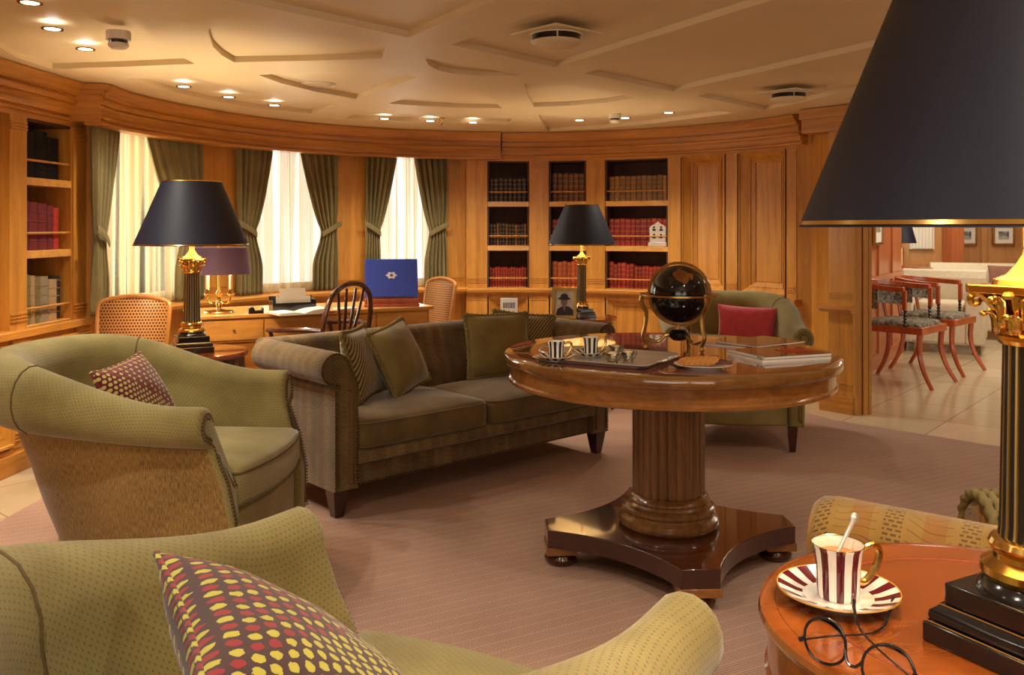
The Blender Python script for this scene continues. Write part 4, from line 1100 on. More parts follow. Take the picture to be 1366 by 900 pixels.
SL = (sf1 - sf0).length; sc_ = (sf0 + sf1) / 2 + sn * 0.315
srz = atan2(sd.y, sd.x)
sofa((sc_.x, sc_.y, ZF), srz, 'long bronze cut-velvet sofa with two seat cushions and rolled arms', L=SL, Dp=0.70)
SM = Matrix.Translation((sc_.x, sc_.y, ZF)) @ Rz(srz)
# sofa cushions
ed = plain('olive_gold_cord', srgb(128, 112, 64), 0.8)
pillow('scatter_cushion', 'moss green velvet cushion with rope edge at the left end of the sofa', 'cushion', 0.34, 0.33, 0.14, MT['velvet'], SM @ T(-0.27, 0.0, 0.575) @ Rz(radians(22)) @ Rx(radians(-24)) @ Ry(radians(-9)), 'rope', ed)
pillow('scatter_cushion', 'green zebra-patterned cushion behind the moss one at the left end of the sofa', 'cushion', 0.34, 0.32, 0.12, MT['zebra'], SM @ T(-0.485, -0.01, 0.575) @ Rz(radians(40)) @ Rx(radians(-16)), 'rope', ed)
pillow('scatter_cushion', 'square moss green velvet cushion with rope edge standing against the sofa back', 'cushion', 0.36, 0.34, 0.13, MT['velvet'], SM @ T(0.41, 0.05, 0.57) @ Rz(radians(-22)) @ Rx(radians(-14)), 'rope', ed)
pillow('scatter_cushion', 'zebra-patterned cushion with rope edge at the right end of the sofa', 'cushion', 0.34, 0.31, 0.12, MT['zebra'], SM @ T(0.60, 0.07, 0.575) @ Rz(radians(-36)) @ Rx(radians(-14)) @ Ry(radians(6)), 'rope', ed)
# armchair cushions
M1 = Matrix.Translation(A1) @ Rz(face_rz(1.0, -0.10))
pillow('scatter_cushion', 'dark red cushion with small cream dots in the left armchair', 'cushion', 0.33, 0.33, 0.13, MT['berry_small'], M1 @ T(-0.10, -0.03, 0.605) @ Rx(radians(-28)) @ Ry(radians(-4)), 'cord', MT['berry_small'])
M2 = Matrix.Translation(A2c) @ Rz(face_rz(0.52, 0.854))
pillow('scatter_cushion', 'large plum cushion with red and yellow berry dots in the foreground armchair', 'cushion', 0.42, 0.42, 0.15, MT['berry'], M2 @ T(-0.056, 0.044, 0.635) @ Rz(radians(-31)) @ Rx(radians(-50)), 'cord', MT['berry'])
M3 = Matrix.Translation(A3) @ Rz(face_rz(-0.14, -1.0))
pillow('scatter_cushion', 'raspberry pink rectangular cushion in the armchair behind the round table', 'cushion', 0.35, 0.25, 0.12, MT['pink'], M3 @ T(0.10, 0.09, 0.61) @ Ry(radians(3)) @ Rx(radians(-16)) @ Rz(radians(2)))

# --- green patterned armchair arm beyond the side table (its seat is under the table edge) and its neighbour with a rope cushion
t = thing('patterned_armchair', 'green-gold cut-velvet armchair whose rolled arm shows beyond the side table', 'armchair', (1.08, 1.60, ZF), 0)
a0_, a1_ = Vector((0.672, 1.97, 0)), Vector((1.232, 1.58, 0))
ad = (a1_ - a0_).normalized(); an = Vector((-ad.y, ad.x, 0))
rows = []
for i, s in enumerate([0, .015, .05, .1, .2, .3, .4, .5, .6, .68]):
    c_ = a0_ + ad * s; pr = []
    k = 0.86 if i == 0 else (0.96 if i == 1 else 1)
    hh = 0.615 - 0.02 * s
    for o, z in [(0.05, 0.12), (0.055, .45)] + [(0.0 + 0.085 * cos(radians(a)), hh - 0.085 + 0.085 * sin(radians(a))) for a in range(-40, 221, 20)] + [(-0.055, .45), (-0.05, .12)]:
        pr.append(c_ + an * o * k + Vector((0, 0, (z - .38) * (k * .5 + .5) + .38)))
    rows.append(pr)
m = MB().at(Matrix.Translation((-1.08, -1.60, 0))); m.grid(rows, closed=True, capu=True); m.build('arm', MT['sofa_green'], t, sharp=50)
m = MB().at(Matrix.Translation((-1.08, -1.60, 0)))
c0 = a0_ + ad * .30 - an * 0.24
m.box((c0.x, c0.y, 0.28), (0.52, 0.36, 0.30), rz=atan2(ad.y, ad.x)); m.build('seat', MT['sofa_green'], t, bevel=0.02)
m = MB().at(Matrix.Translation((-1.08, -1.60, 0))); c1 = a0_ + ad * .62 - an * 0.22
m.box((c1.x, c1.y, 0.36), (0.14, 0.44, 0.46), rz=atan2(ad.y, ad.x)); m.build('backrest', MT['sofa_green'], t, bevel=0.03)
for s, o in ((.06, 0.0), (.06, -.38), (.6, 0), (.6, -.38)):
    p = a0_ + ad * s + an * o - Vector((1.08, 1.60, 0)); MB().box((p.x, p.y, 0.06), (0.05, 0.05, 0.12), taper=.6).build('leg', MT['mahog'], t)
t = thing('ottoman', 'green-gold upholstered ottoman behind the foreground lamp column', 'ottoman', (1.52, 2.20, ZF))
MB().box((0, 0, 0.27), (0.60, 0.5, 0.30)).build('cushion_top', MT['sofa_green'], t, bevel=0.03)
for x, y in ((.24, .2), (-.24, .2), (.24, -.2), (-.24, -.2)): MB().box((x, y, .06), (.05, .05, .12), taper=.6).build('leg', MT['mahog'], t)
t = thing('bolster', 'rope-wrapped green gold cushion end behind the foreground lamp column', 'cushion', (1.225, 2.18, ZF + 0.475))
m = MB(); m.at(Ry(pi / 2)); m.lathe([(0.0005, -0.10), (0.04, -0.10), (0.058, -0.085), (0.064, -.05), (0.064, 0.22), (0.05, 0.25), (0.0005, 0.25)], 28)
m.build('cover', MT['sofa_green'], t)
for k in range(3):
    rope([Vector((-0.085 + 0.024 * k, 0.073 * cos(a), 0.073 * sin(a))) for a in [2 * pi * i / 90 for i in range(90)]], 0.013).build('rope_trim', ed, t, sharp=0)

# ================================================================== CENTRE TABLE
TC = Vector((0.567, 3.23, ZF)); TH = 0.76 - ZF
t = thing('round_table', 'large round pedestal table with reeded column and four-footed dark base', 'table', TC, radians(3))
MB().lathe([(0.0005, TH - 0.012), (0.50, TH - 0.012), (0.50, TH), (0.0005, TH)], 64).build('tabletop', MT['mahog_top'], t)
MB().lathe([(0.501, TH - 0.02), (0.501, TH), (0.588, TH), (0.593, TH - 0.003), (0.595, TH - 0.008), (0.595, TH - 0.026), (0.592, TH - 0.032), (0.588, TH - 0.034), (0.501, TH - 0.034)], 96).build('top_rim', wood('walnut_banding', srgb(88, 54, 24), srgb(136, 90, 44), (4, 4, 4), 0.15, 1.0, crough=0.03), t)
MB().lathe([(0.50, TH - 0.034), (0.572, TH - 0.034), (0.572, TH - 0.082), (0.578, TH - 0.088), (0.578, TH - 0.098), (0.57, TH - 0.102), (0.50, TH - 0.102)], 96).build('apron', MT['walnut'], t)
nfl = 24
def reed(a, z): return 1 - 0.055 * (1 - abs(sin(a * nfl / 2)) ** 0.7)
MB().lathe([(0.128, 0.245), (0.130, 0.26), (0.130, TH - 0.12), (0.13, TH - 0.034)], 240, fn=reed).build('column', MT['walnut_col'], t, sharp=50)
MB().lathe([(0.0005, 0.134), (0.170, 0.134), (0.176, 0.14), (0.180, 0.152), (0.176, 0.166), (0.168, 0.172), (0.163, 0.176), (0.162, 0.184), (0.167, 0.192), (0.166, 0.203), (0.158, 0.211), (0.150, 0.214), (0.145, 0.222), (0.147, 0.230), (0.140, 0.243), (0.132, 0.250), (0.0005, 0.252)], 64).build('column_base', MT['walnut_col'], t)
# four-armed concave plinth
pl_ = []
arm, hw = 0.445, 0.062
for k in range(4):
    a = k * pi / 2
    u = Vector((cos(a), sin(a))); v = Vector((-sin(a), cos(a))); u2 = v; v2 = -u
    A = u * arm + v * hw; B = v * arm + u * hw
    pl_.append(u * arm - v * hw); pl_.append(A)
    for i in range(1, 12):
        s = i / 12; c_ = (u + v) * 0.165
        pl_.append((1 - s) ** 2 * A + 2 * s * (1 - s) * (c_ * 1.0) + s * s * B)
MB().prism(pl_, 0.072, 0.134).build('plinth', MT['mahog'], t, bevel=0.003)
for k in range(4):
    a = k * pi / 2
    MB().at(Rz(a)).box((arm - 0.05, 0, 0.058), (0.108, 2 * hw + 0.012, 0.028)).build('brass_block', MT['walnut'], t, bevel=0.002)
    MB().lathe([(0.0005, 0), (0.05, 0), (0.060, 0.010), (0.062, 0.022), (0.055, 0.036), (0.05, 0.044), (0.0005, 0.044)], 32, c=((arm - 0.055) * cos(a), (arm - 0.055) * sin(a), 0)).build('bun_foot', MT['mahog'], t)
TZ = 0.76
# tray
c00, c10, c11 = W(706, 482, TZ), W(862, 495, TZ), W(880, 474, TZ)
tx = (c10 - c00); tl = tx.length; trz = atan2(tx.y, tx.x); tw = 0.34
tcen = c00 + tx / 2 + Vector((-sin(trz), cos(trz), 0)) * tw / 2
t = thing('serving_tray', 'silver rectangular serving tray with cups on the round table', 'tray', (tcen.x, tcen.y, TZ), trz)
def rrect(w, h, r, n=5):
    pts = []
    for sx, sy, a0 in ((1, 1, 0), (-1, 1, pi / 2), (-1, -1, pi), (1, -1, 3 * pi / 2)):
        for i in range(n + 1):
            a = a0 + pi / 2 * i / n; pts.append((sx * (w / 2 - r) + r * cos(a), sy * (h / 2 - r) + r * sin(a)))
    return pts
rows = [[Vector((x * 1.0, y, z)) for x, y in rrect(tl - d, tw - d, 0.03)] for d, z in ((0.06, 0.001), (0.03, 0.001), (0.008, 0.012), (0.0, 0.014), (0.004, 0.016), (0.02, 0.013), (0.045, 0.004), (0.07, 0.004))]
MB().grid(rows, closed=True, capu=True).build('tray_body', MT['silver'], t, sharp=40)
for s in (-1, 1):
    MB().at(Matrix.Scale(s, 4, (1, 0, 0))).tube(spline([(tl / 2 - .005, -0.05, 0.013), (tl / 2 + 0.022, -0.05, 0.02), (tl / 2 + 0.034, 0, 0.026), (tl / 2 + 0.022, 0.05, 0.02), (tl / 2 - .005, 0.05, 0.013)], 6), 0.004, 8).build('handle', MT['silver'], t)
def saucer(loc, r, mat, label, lo=None):
    m = MB(); m.lathe([(0.0005, 0.0), (r * .45, 0.0), (r * .48, 0.003), (r * .7, 0.006), (r, 0.017), (r * .995, 0.019), (r * .7, 0.010), (r * .5, 0.006), (0.0005, 0.006)], 56)
    o = m.build('saucer', mat, None, loc=loc); return tag(o, label, 'saucer')
def cup(loc, s, mat, label, hrz, coffee=True):
    t = thing('coffee_cup', label, 'cup', loc, hrz)
    r, h = 0.029 * s, 0.062 * s
    MB().lathe([(0.0005, 0.001), (r * .78, 0.0), (r * .82, 0.003 * s), (r * .84, 0.01 * s), (r * .88, h * .6), (r * .96, h * .9), (r * 1.04, h), (r * 1.02, h)], 60).build('body', [mat], t)
    MB().lathe([(r * 1.02, h), (r * 1.0, h - .0004), (r * .92, h * .9), (r * .80, h * .5), (r * .76, 0.006 * s), (0.0005, 0.005 * s)], 60).build('inside', MT['porcelain'], t)
    MB().lathe([(r * 1.03, h + .0002), (r * 1.045, h + 0.0004 * s), (r * 1.035, h + .001 * s), (r * 1.0, h + .0006 * s)], 48).build('gilt_rim', MT['brass'], t)
    MB().tube(spline([(r * .86, 0, h * .26), (r * 1.25, 0, h * .24), (r * 1.75, 0, h * .52), (r * 1.88, 0, h * .78), (r * 1.6, 0, h * .92), (r * .95, 0, h * .84)], 7), lambda u: 0.0046 * s * (1 - .25 * abs(u - .5)), 10).build('handle', MT['brass'], t)
    if coffee: MB().lathe([(0.0005, h * .80), (r * .885, h * .80)], 40).build('coffee', MT['coffee'], t)
    return t
s1 = W(742, 481, TZ + .004); s2 = W(788, 475, TZ + .004)
for p, l1, l2, rot in ((s1, 'black and white striped saucer under the left cup on the tray', 'black and white striped coffee cup at the left of the tray', 0.15), (s2, 'white saucer under the right cup on the tray', 'black and white striped coffee cup beside the glass dishes on the tray', 0.1)):
    saucer(p, 0.066, MT['saucer_black'], l1); cup((p.x, p.y, p.z + 0.0065), 0.96, MT['cup_black'], l2, rot)
# glass dishes on tray
for (px, py), r, lab in (((817, 484), 0.032, 'small cut-glass dish at the front of the tray'), ((838, 482), 0.030, 'small cut-glass bowl at the right of the tray'), ((822, 474), 0.028, 'small cut-glass sugar pot behind the other glass dishes on the tray')):
    p = W(px, py, TZ + .0045)
    t = thing('glass_dish', lab, 'glass dish', p)
    MB().lathe([(0.0005, 0), (r * .6, 0), (r * .5, 0.006), (r * .7, 0.01), (r * .98, 0.026), (r, 0.034), (r * .93, 0.034), (r * .6, 0.014), (0.0005, 0.012)], 24, fn=lambda a, z: 1 + 0.05 * sin(a * 9)).build('bowl', glass('cut_glass', (.95, .92, .8, 1), 0.8), t, sharp=20)
    MB().sphere((0, 0, 0.026), r * .55, 12, sc=(1, 1, .7)).build('contents', MT['ivory'], t)
# plate of biscuits
p = W(938, 491, TZ)
t = thing('plate', 'white oval plate of biscuits near the front of the round table', 'plate', p, radians(-5))
MB().at(Matrix.Diagonal((1, .82, 1, 1))).lathe([(0.0005, 0), (0.055, 0), (0.06, 0.004), (0.092, 0.013), (0.093, 0.0155), (0.06, 0.008), (0.0005, 0.006)], 56).build('dish', MT['porcelain'], t)
for i in range(6):
    b = MB(); b.lathe([(0.0005, 0), (0.024, 0), (0.026, 0.003), (0.024, 0.006), (0.0005, 0.006)], 24)
    o = b.build('biscuit', MT['biscuit']); o.location = Vector(p) + Vector((-0.056 + 0.015 * i, 0.020 - 0.011 * i, 0.016 + 0.0022 * i)); o.rotation_euler = (radians(14), radians(-22), 0)
    tag(o, 'round golden biscuit overlapping others on the white plate', 'biscuit', 'golden biscuits on the plate')
for i in range(3):
    o = MB().box((0, 0, 0), (0.075, 0.022, 0.009)).build('chocolate_biscuit', MT['choc'], bevel=0.002); o.location = Vector(p) + Vector((0.034 + 0.007 * i, 0.022 - 0.024 * i, 0.022 + 0.007 * (i == 0))); o.rotation_euler = (0, 0, radians(62 - 38 * i))
    tag(o, 'dark chocolate finger biscuit lying on the right of the white plate', 'biscuit', 'chocolate biscuits on the plate')
# magazines
def mag(c_, rz, w, d, h, label, cover, z):
    t = thing('magazine', label, 'magazine', (c_[0], c_[1], z), rz)
    MB().box((0, 0, h / 2), (w, d, h)).build('pages', MT['paper'], t)
    MB().box((0, 0, h + 0.0006), (w + 0.001, d + 0.001, 0.0012)).build('cover', cover, t)
    return t
def cover_mat(name, stops, sc=14):
    q_ = NT(name); v = q_.co('Object', (1, 2.2, 1)); n_ = q_.noise(v, sc, 2, 0.5, 0.5)
    q_.P(Base_Color=q_.ramp(n_, stops), Roughness=0.22); q_.b.inputs['Coat Weight'].default_value = 0.6; return q_.m
cv1 = cover_mat('dark_red_magazine_cover', [(0.40, srgb(34, 24, 22)), (0.5, srgb(120, 84, 60)), (0.56, srgb(30, 20, 18)), (0.62, srgb(190, 40, 26))])
cv2 = cover_mat('multicolour_magazine_cover', [(0.38, srgb(120, 120, 118)), (0.5, srgb(60, 48, 40)), (0.6, srgb(150, 96, 64))])
cv3 = cover_mat('rust_magazine_cover', [(0.38, srgb(146, 60, 34)), (0.6, srgb(120, 96, 80))])
g00, g10, g01 = W(1017, 484, TZ), W(1121, 478, TZ), W(966, 458, TZ)
gx = (g10 - g00); gc = (g10 + W(972, 461, TZ)) / 2
gz = atan2(gx.y, gx.x)
mc = g00 + Vector((cos(gz), sin(gz), 0)) * 0.137 + Vector((-sin(gz), cos(gz), 0)) * 0.105
mag(mc, gz, 0.275, 0.21, 0.009, 'lower white-edged magazine of the stack on the right of the round table', cv2, TZ)
m2 = mag((mc.x + .004, mc.y + 0.002), gz + 0.03, 0.272, 0.208, 0.008, 'top magazine with dark and red cover on the right of the round table', cv1, TZ + 0.0105)
MB().box((0.05, -0.01, 0.0096), (0.10, 0.07, 0.0006)).build('red_picture', MT['red_card'], m2)
MB().box((-0.135, -0.075, 0.004), (0.003, 0.03, 0.005)).build('spine_mark', MT['black'], m2)
c2_ = W(985, 458, TZ)
mag((c2_.x, c2_.y + .02), gz + 0.5, 0.27, 0.20, 0.006, 'rust-coloured magazine lying at the far side of the round table', cv3, TZ)
mag((c2_.x + .08, c2_.y - 0.02), gz + 0.25, 0.27, 0.20, 0.005, 'grey magazine fanned out under the stack behind the plate', cv2, TZ + .0075)
# ---- globe
GC = W(905, 465, TZ); GC = Vector((GC.x, GC.y, 0)); GZ = CH - (392 - HY) * GC.y / F; GR = 38.5 * GC.y / F
t = thing('globe', 'black gemstone globe on an antique brass three-legged stand', 'globe', (GC.x, GC.y, TZ))
gz_ = GZ - TZ
sp = MB().sphere((0, 0, 0), GR, 48).build('sphere', MT['globe'], t); sp.location = (0.003, 0, gz_)
def ring(R, r0, M, n=64, flat=1.0):
    m = MB().at(M); rows = []
    for i in range(n):
        a = 2 * pi * i / n; u = Vector((cos(a), sin(a), 0)); rows.append([u * (R + r0) + Vector((0, 0, r0 * flat)), u * (R + r0) + Vector((0, 0, -r0 * flat)), u * (R - r0) + Vector((0, 0, -r0 * flat)), u * (R - r0) + Vector((0, 0, r0 * flat))])
    return m.grid(rows, closed=True, wrap=True)
ring(GR + 0.008, 0.005, T(0.003, 0, gz_) @ Rz(radians(-25)) @ Ry(radians(10)) @ Rx(pi / 2), flat=.9).build('meridian_ring', MT['abrass'], t)
ring(GR + 0.029, 0.009, T(0.003, 0, gz_ - 0.002), flat=.35).build('horizon_ring', MT['abrass'], t)
for k, a in enumerate((radians(188), radians(302), radians(62))):
    u = Vector((cos(a), sin(a), 0)); m = MB(); R_ = GR + 0.032
    m.tube(spline([u * R_ + Vector((0, 0, gz_ - 0.003)), u * (R_ + 0.002) + Vector((0, 0, gz_ - .03)), u * (R_ - .016) + Vector((0, 0, gz_ - .07)), u * (R_ - .012) + Vector((0, 0, gz_ - .12)), u * (R_ - 0.004) + Vector((0, 0, 0.05)), u * (R_ - 0.02) + Vector((0, 0, 0.02)), u * (R_ - 0.012) + Vector((0, 0, 0.006))], 6), 0.0078, 8)
    m.sphere(u * (R_ - .016) + Vector((0, 0, 0.009)), 0.009, 12); m.sphere(u * R_ + Vector((0, 0, gz_)), 0.008, 10)
    m.build('leg', MT['abrass'], t)
    m = MB(); m.tube(spline([u * (R_ - .008) + Vector((0, 0, 0.045)), u * .08 + Vector((0, 0, 0.028)), u * .05 + Vector((0, 0, 0.05)), u * .018 + Vector((0, 0, 0.05))], 6), 0.0062, 8); m.build('stretcher', MT['abrass'], t)
MB().lathe([(0.0005, 0.03), (0.02, 0.032), (0.036, 0.045), (0.038, 0.060), (0.028, 0.072), (0.0005, 0.074)], 28).build('compass', MT['steel'], t)
MB().lathe([(0.0005, 0.0705), (0.008, 0.072), (0.006, 0.085), (0.004, gz_ - GR - 0.004), (0.0005, gz_ - GR - 0.004)], 16).build('spindle', MT['abrass'], t)
# ================================================================== LAMPS
def column_lamp(loc, rz, label, s=1.0, rb=0.268, rt=0.138, L=0.49, sh=0.315, watts=6, seg=64):
    t = thing('table_lamp', label, 'lamp', loc, rz)
    # stepped square plinth (local half side 0.0855 at s=1)
    b = 0.0855 * s
    for z0, z1, k, nm in ((0, 0.024, 1.0, 0), (0.024, 0.046, 0.90, 1), (0.046, 0.072, 0.80, 0)):
        if nm == 0: MB().box((0, 0, (z0 + z1) / 2 * s), (2 * b * k, 2 * b * k, (z1 - z0) * s)).build('plinth_step', MT['black'], t, bevel=0.0025 * s)
        else:
            rows = []
            for zz, kk in ((z0, .88), (z0 + .003, .93), (z0 + .008, .945), (z0 + .014, .93), (z1 - .003, .86), (z1, .83)):
                rows.append([Vector((x * b * kk, y * b * kk, zz * s)) for x, y in ((-1, -1), (0, -1), (1, -1), (1, 0), (1, 1), (0, 1), (-1, 1), (-1, 0))])
            MB().grid(rows, closed=True, capu=True).build('plinth_moulding', MT['black'], t, sharp=40)
    for z, k in ((0.0245, .955), (0.0455, .84)):
        m = MB(); q_ = b * k; m.tube([(-q_, -q_, z * s), (q_, -q_, z * s), (q_, q_, z * s), (-q_, q_, z * s)], 0.0012 * s, 4, closed=True); m.build('gilt_line', MT['brass'], t)
    MB().lathe([(0.0005, .072 * s), (0.062 * s, .072 * s), (.060 * s, .078 * s), (.052 * s, .086 * s), (0.0005, .086 * s)], 48).build('foot_disc', MT['black'], t)
    MB().lathe([(0.0005, .086 * s), (.054 * s, .087 * s), (.058 * s, .093 * s), (.057 * s, .101 * s), (.050 * s, .106 * s), (.044 * s, .110 * s), (.043 * s, .116 * s), (.047 * s, .120 * s), (.049 * s, .126 * s), (.046 * s, .132 * s), (.040 * s, .135 * s), (0.0005, .136 * s)], 48).build('brass_base', MT['brass'], t)
    zc = (L - 0.155) if True else 0
    zc0 = L - 0.145 * s if s != 1 else L - 0.145
    ct = L - 0.135                         # capital bottom
    fl = 20
    MB().lathe([(.0385 * s, .135 * s), (.037 * s, .15 * s), (.0335 * s, ct - 0.004), (0.034 * s, ct)], 160, fn=lambda a, z: 1 - 0.07 * max(0, cos(a * fl)) ** .6).build('fluted_column', MT['flute'], t, sharp=40)
    # corinthian capital
    h = 0.070 * s; z0 = ct
    m = MB(); m.lathe([(0.0005, z0 - .001), (.037 * s, z0 - .001), (.041 * s, z0 + .004 * s), (.041 * s, z0 + .009 * s), (.036 * s, z0 + .012 * s), (.035 * s, z0 + .03 * s), (.040 * s, z0 + .055 * s), (.050 * s, z0 + h - .010 * s), (0.0005, z0 + h - .010 * s)], 40)
    m.build('capital_bell', MT['brass'], t)
    m = MB()
    for row, (zb, hh, r0, wd, n, off) in enumerate(((.012, .024, .036, .017, 8, 0), (.018, .038, .0365, .017, 8, pi / 8))):
        for k in range(n):
            a = off + 2 * pi * k / n; u = Vector((cos(a), sin(a), 0)); v = Vector((-sin(a), cos(a), 0)); rows = []
            for j in range(7):
                q_ = j / 6; zz = zb + hh * sin(q_ * pi * 0.62) / sin(pi * .5) ; out = r0 + 0.004 + 0.013 * q_ ** 2.4
                w_ = wd * (0.75 + .35 * sin(q_ * pi)) * (1 - .5 * q_ ** 4)
                rows.append([(u * (out + (0.0025 if abs(i) == 1 else (0.004 if i == 0 else 0))) + v * w_ * i / 4 * (1 + .12 * ((j + i) % 2))) * s + Vector((0, 0, z0 + zz * s)) for i in (-2, -1, 0, 1, 2)])
            m.grid(rows)
            m.sphere(u * (r0 + .018) * s + Vector((0, 0, z0 + (zb + hh * .90) * s)), .0048 * s, 8, sc=(1, 1, .8))
    o = m.build('acanthus_leaves', MT['brass'], t, sharp=60); so = o.modifiers.new('s', 'SOLIDIFY'); so.thickness = 0.0015 * s
    m = MB()
    for k in range(4):
        a = pi / 4 + k * pi / 2; u = Vector((cos(a), sin(a), 0)); v = Vector((-sin(a), cos(a), 0))
        pts = [u * .040 + Vector((0, 0, .036)), u * .052 + Vector((0, 0, .052)), u * .062 + Vector((0, 0, .057)), u * .068 + Vector((0, 0, .052)), u * .066 + Vector((0, 0, .045)), u * .060 + Vector((0, 0, .046)), u * .061 + Vector((0, 0, .051))]
        m.tube([p * s + Vector((0, 0, z0)) for p in spline(pts, 4)], .0042 * s, 6)
        c_ = Vector((cos(a + pi / 4), sin(a + pi / 4), 0)); m.sphere(c_ * .050 * s + Vector((0, 0, z0 + .057 * s)), .007 * s, 8, sc=(1, 1, .8))
        for sg in (-1, 1):
            u2 = Vector((cos(a + sg * .38), sin(a + sg * .38), 0)); m.tube([p * s + Vector((0, 0, z0)) for p in spline([u2 * .040 + Vector((0, 0, .034)), u2 * .047 + Vector((0, 0, .050)), u2 * .053 + Vector((0, 0, .052)), u2 * .053 + Vector((0, 0, .046))], 3)], .003 * s, 5)
    m.build('volutes', MT['brass'], t)
    ab = []
    for k in range(4):
        a = pi / 4 + k * pi / 2; u = Vector((cos(a), sin(a))); v = Vector((-sin(a), cos(a)))
        ab += [u * .072 - v * .008, u * .072 + v * .008]
        c_ = Vector((cos(a + pi / 4), sin(a + pi / 4))) * .043
        n_ = pi / 4 + (k + 1) * pi / 2; B_ = Vector((cos(n_), sin(n_))) * .072 - Vector((-sin(n_), cos(n_))) * .008; A_ = ab[-1]
        for i in range(1, 6): q_ = i / 6; ab.append((1 - q_) ** 2 * A_ + 2 * q_ * (1 - q_) * c_ * 1.0 + q_ * q_ * B_)
    MB().prism([p * s for p in ab], z0 + h - .012 * s, z0 + h - .002 * s).build('abacus', MT['brass'], t, bevel=.0012 * s)
    zt = z0 + h - .002 * s
    MB().lathe([(0.0005, zt), (.045 * s, zt), (.043 * s, zt + .006 * s), (.030 * s, zt + .012 * s), (.020 * s, zt + .024 * s), (.013 * s, zt + .036 * s), (.012 * s, zt + .044 * s), (0.0005, zt + .044 * s)], 40).build('brass_cone', MT['brass'], t)
    MB().lathe([(.012 * s, zt + .040 * s), (.012 * s, L + .06), (0.0005, L + .06)], 24).build('candle_tube', MT['brass'] if s > 5 else plain('peach_candle_tube', srgb(232, 178, 120), 0.5, var=.02), t)
    MB().sphere((0, 0, L + .10), .028, 16, sc=(1, 1, 1.3)).build('bulb', MT['flame'], t)
    m = MB(); zr = L + sh - .03; rr_ = lerp(rt, rb, .03 / sh) - .003
    m.tube([(rr_ * cos(2 * pi * i / 40), rr_ * sin(2 * pi * i / 40), zr) for i in range(40)], .0015, 6, closed=True)
    for k in range(3): a = 2 * pi * k / 3; m.tube([(rr_ * cos(a), rr_ * sin(a), zr), (0.02 * cos(a), .02 * sin(a), zr)], .0015, 6)
    m.tube([(0.022 * cos(a), .022 * sin(a), zr) for a in [2 * pi * i / 12 for i in range(12)]], .0015, 6, closed=True)
    m.tube([(.035, 0, zr), (.036, 0, L + .12), (.02, 0, L + .06), (.01, 0, L + .055)], .0015, 6)
    m.build('shade_carrier', MT['brass'], t)
    m = MB(); n = 96
    m.lathe([(rb, L), (rt, L + sh)], n, mi=0); m.lathe([(rb - .003, L), (rt - .003, L + sh)], n, mi=1)
    m.lathe([(rb, L), (rb - .003, L)], n, mi=0); m.lathe([(rt, L + sh), (rt - .003, L + sh)], n, mi=0)
    m.build('lamp_shade', [MT['shade'], MT['shade_in']], t)
    sl_ = (rb - rt) / sh
    for zz in (L + .003, L + sh - .0045):
        MB().lathe([(rb - sl_ * (zz - L) + .0012, zz), (rb - sl_ * (zz + .0045 - L) + .0012, zz + .0045), (rb - sl_ * (zz + .0045 - L) - .001, zz + .0045), (rb - sl_ * (zz - L) - .001, zz)], n).build('gilt_trim', MT['brass'], t)
    lt = bpy.data.lights.new('lamp_bulb_light', 'POINT'); lt.energy = watts; lt.color = (1, .78, .5); lt.shadow_soft_size = .03
    lo = bpy.data.objects.new('lamp_bulb_light', lt); COL.objects.link(lo); lo.location = Vector(loc) + Vector((0, 0, L + .19))
    return t
T2 = 0.715
SC_ = Vector((0.605, 1.125))
# foreground side table
t = thing('side_table', 'round cherry side table in the lower right corner carrying the big lamp', 'table', (SC_.x, SC_.y, ZF))
hT = T2 - ZF
MB().lathe([(0.0005, hT - .016), (.262, hT - .016), (.262, hT), (0.0005, hT)], 72).build('tabletop', MT['cherry_top'], t)
MB().lathe([(.2625, hT - .02), (.2625, hT), (.276, hT), (.282, hT - .004), (.284, hT - .012), (.280, hT - .02)], 96).build('top_rim', MT['cherry_top'], t)
MB().lathe([(.205, hT + .0002), (.211, hT + .0004), (.211, hT - .001), (.205, hT - .001)], 96).build('inlay_ring', wood('dark_inlay', srgb(120, 46, 12), srgb(150, 62, 20)), t)
MB().lathe([(.23, hT - .02), (.272, hT - .02), (.272, hT - .085), (.276, hT - .088), (.274, hT - .094), (.23, hT - .094)], 96).build('apron', MT['cherry_top'], t)
for k in range(4):
    a = radians(200) + k * pi / 2; MB().tube([(.25 * cos(a), .25 * sin(a), hT - .03), (.25 * cos(a), .25 * sin(a), .3), (.235 * cos(a), .235 * sin(a), 0.0)], lambda u: .017 - .006 * u, 10).build('leg', MT['mahog'], t)
MB().lathe([(0.0005, .16), (.2, .16), (.205, .168), (.2, .176), (0.0005, .176)], 48).build('lower_shelf', MT['cherry_top'], t)
lampP = Vector((0.608, 1.037, T2))
edge = Vector((0.48, -0.88))
column_lamp(lampP, atan2(edge.y, edge.x), 'huge navy-black shaded column lamp with gilt capital in the right foreground', watts=15, rb=.262, L=.495)
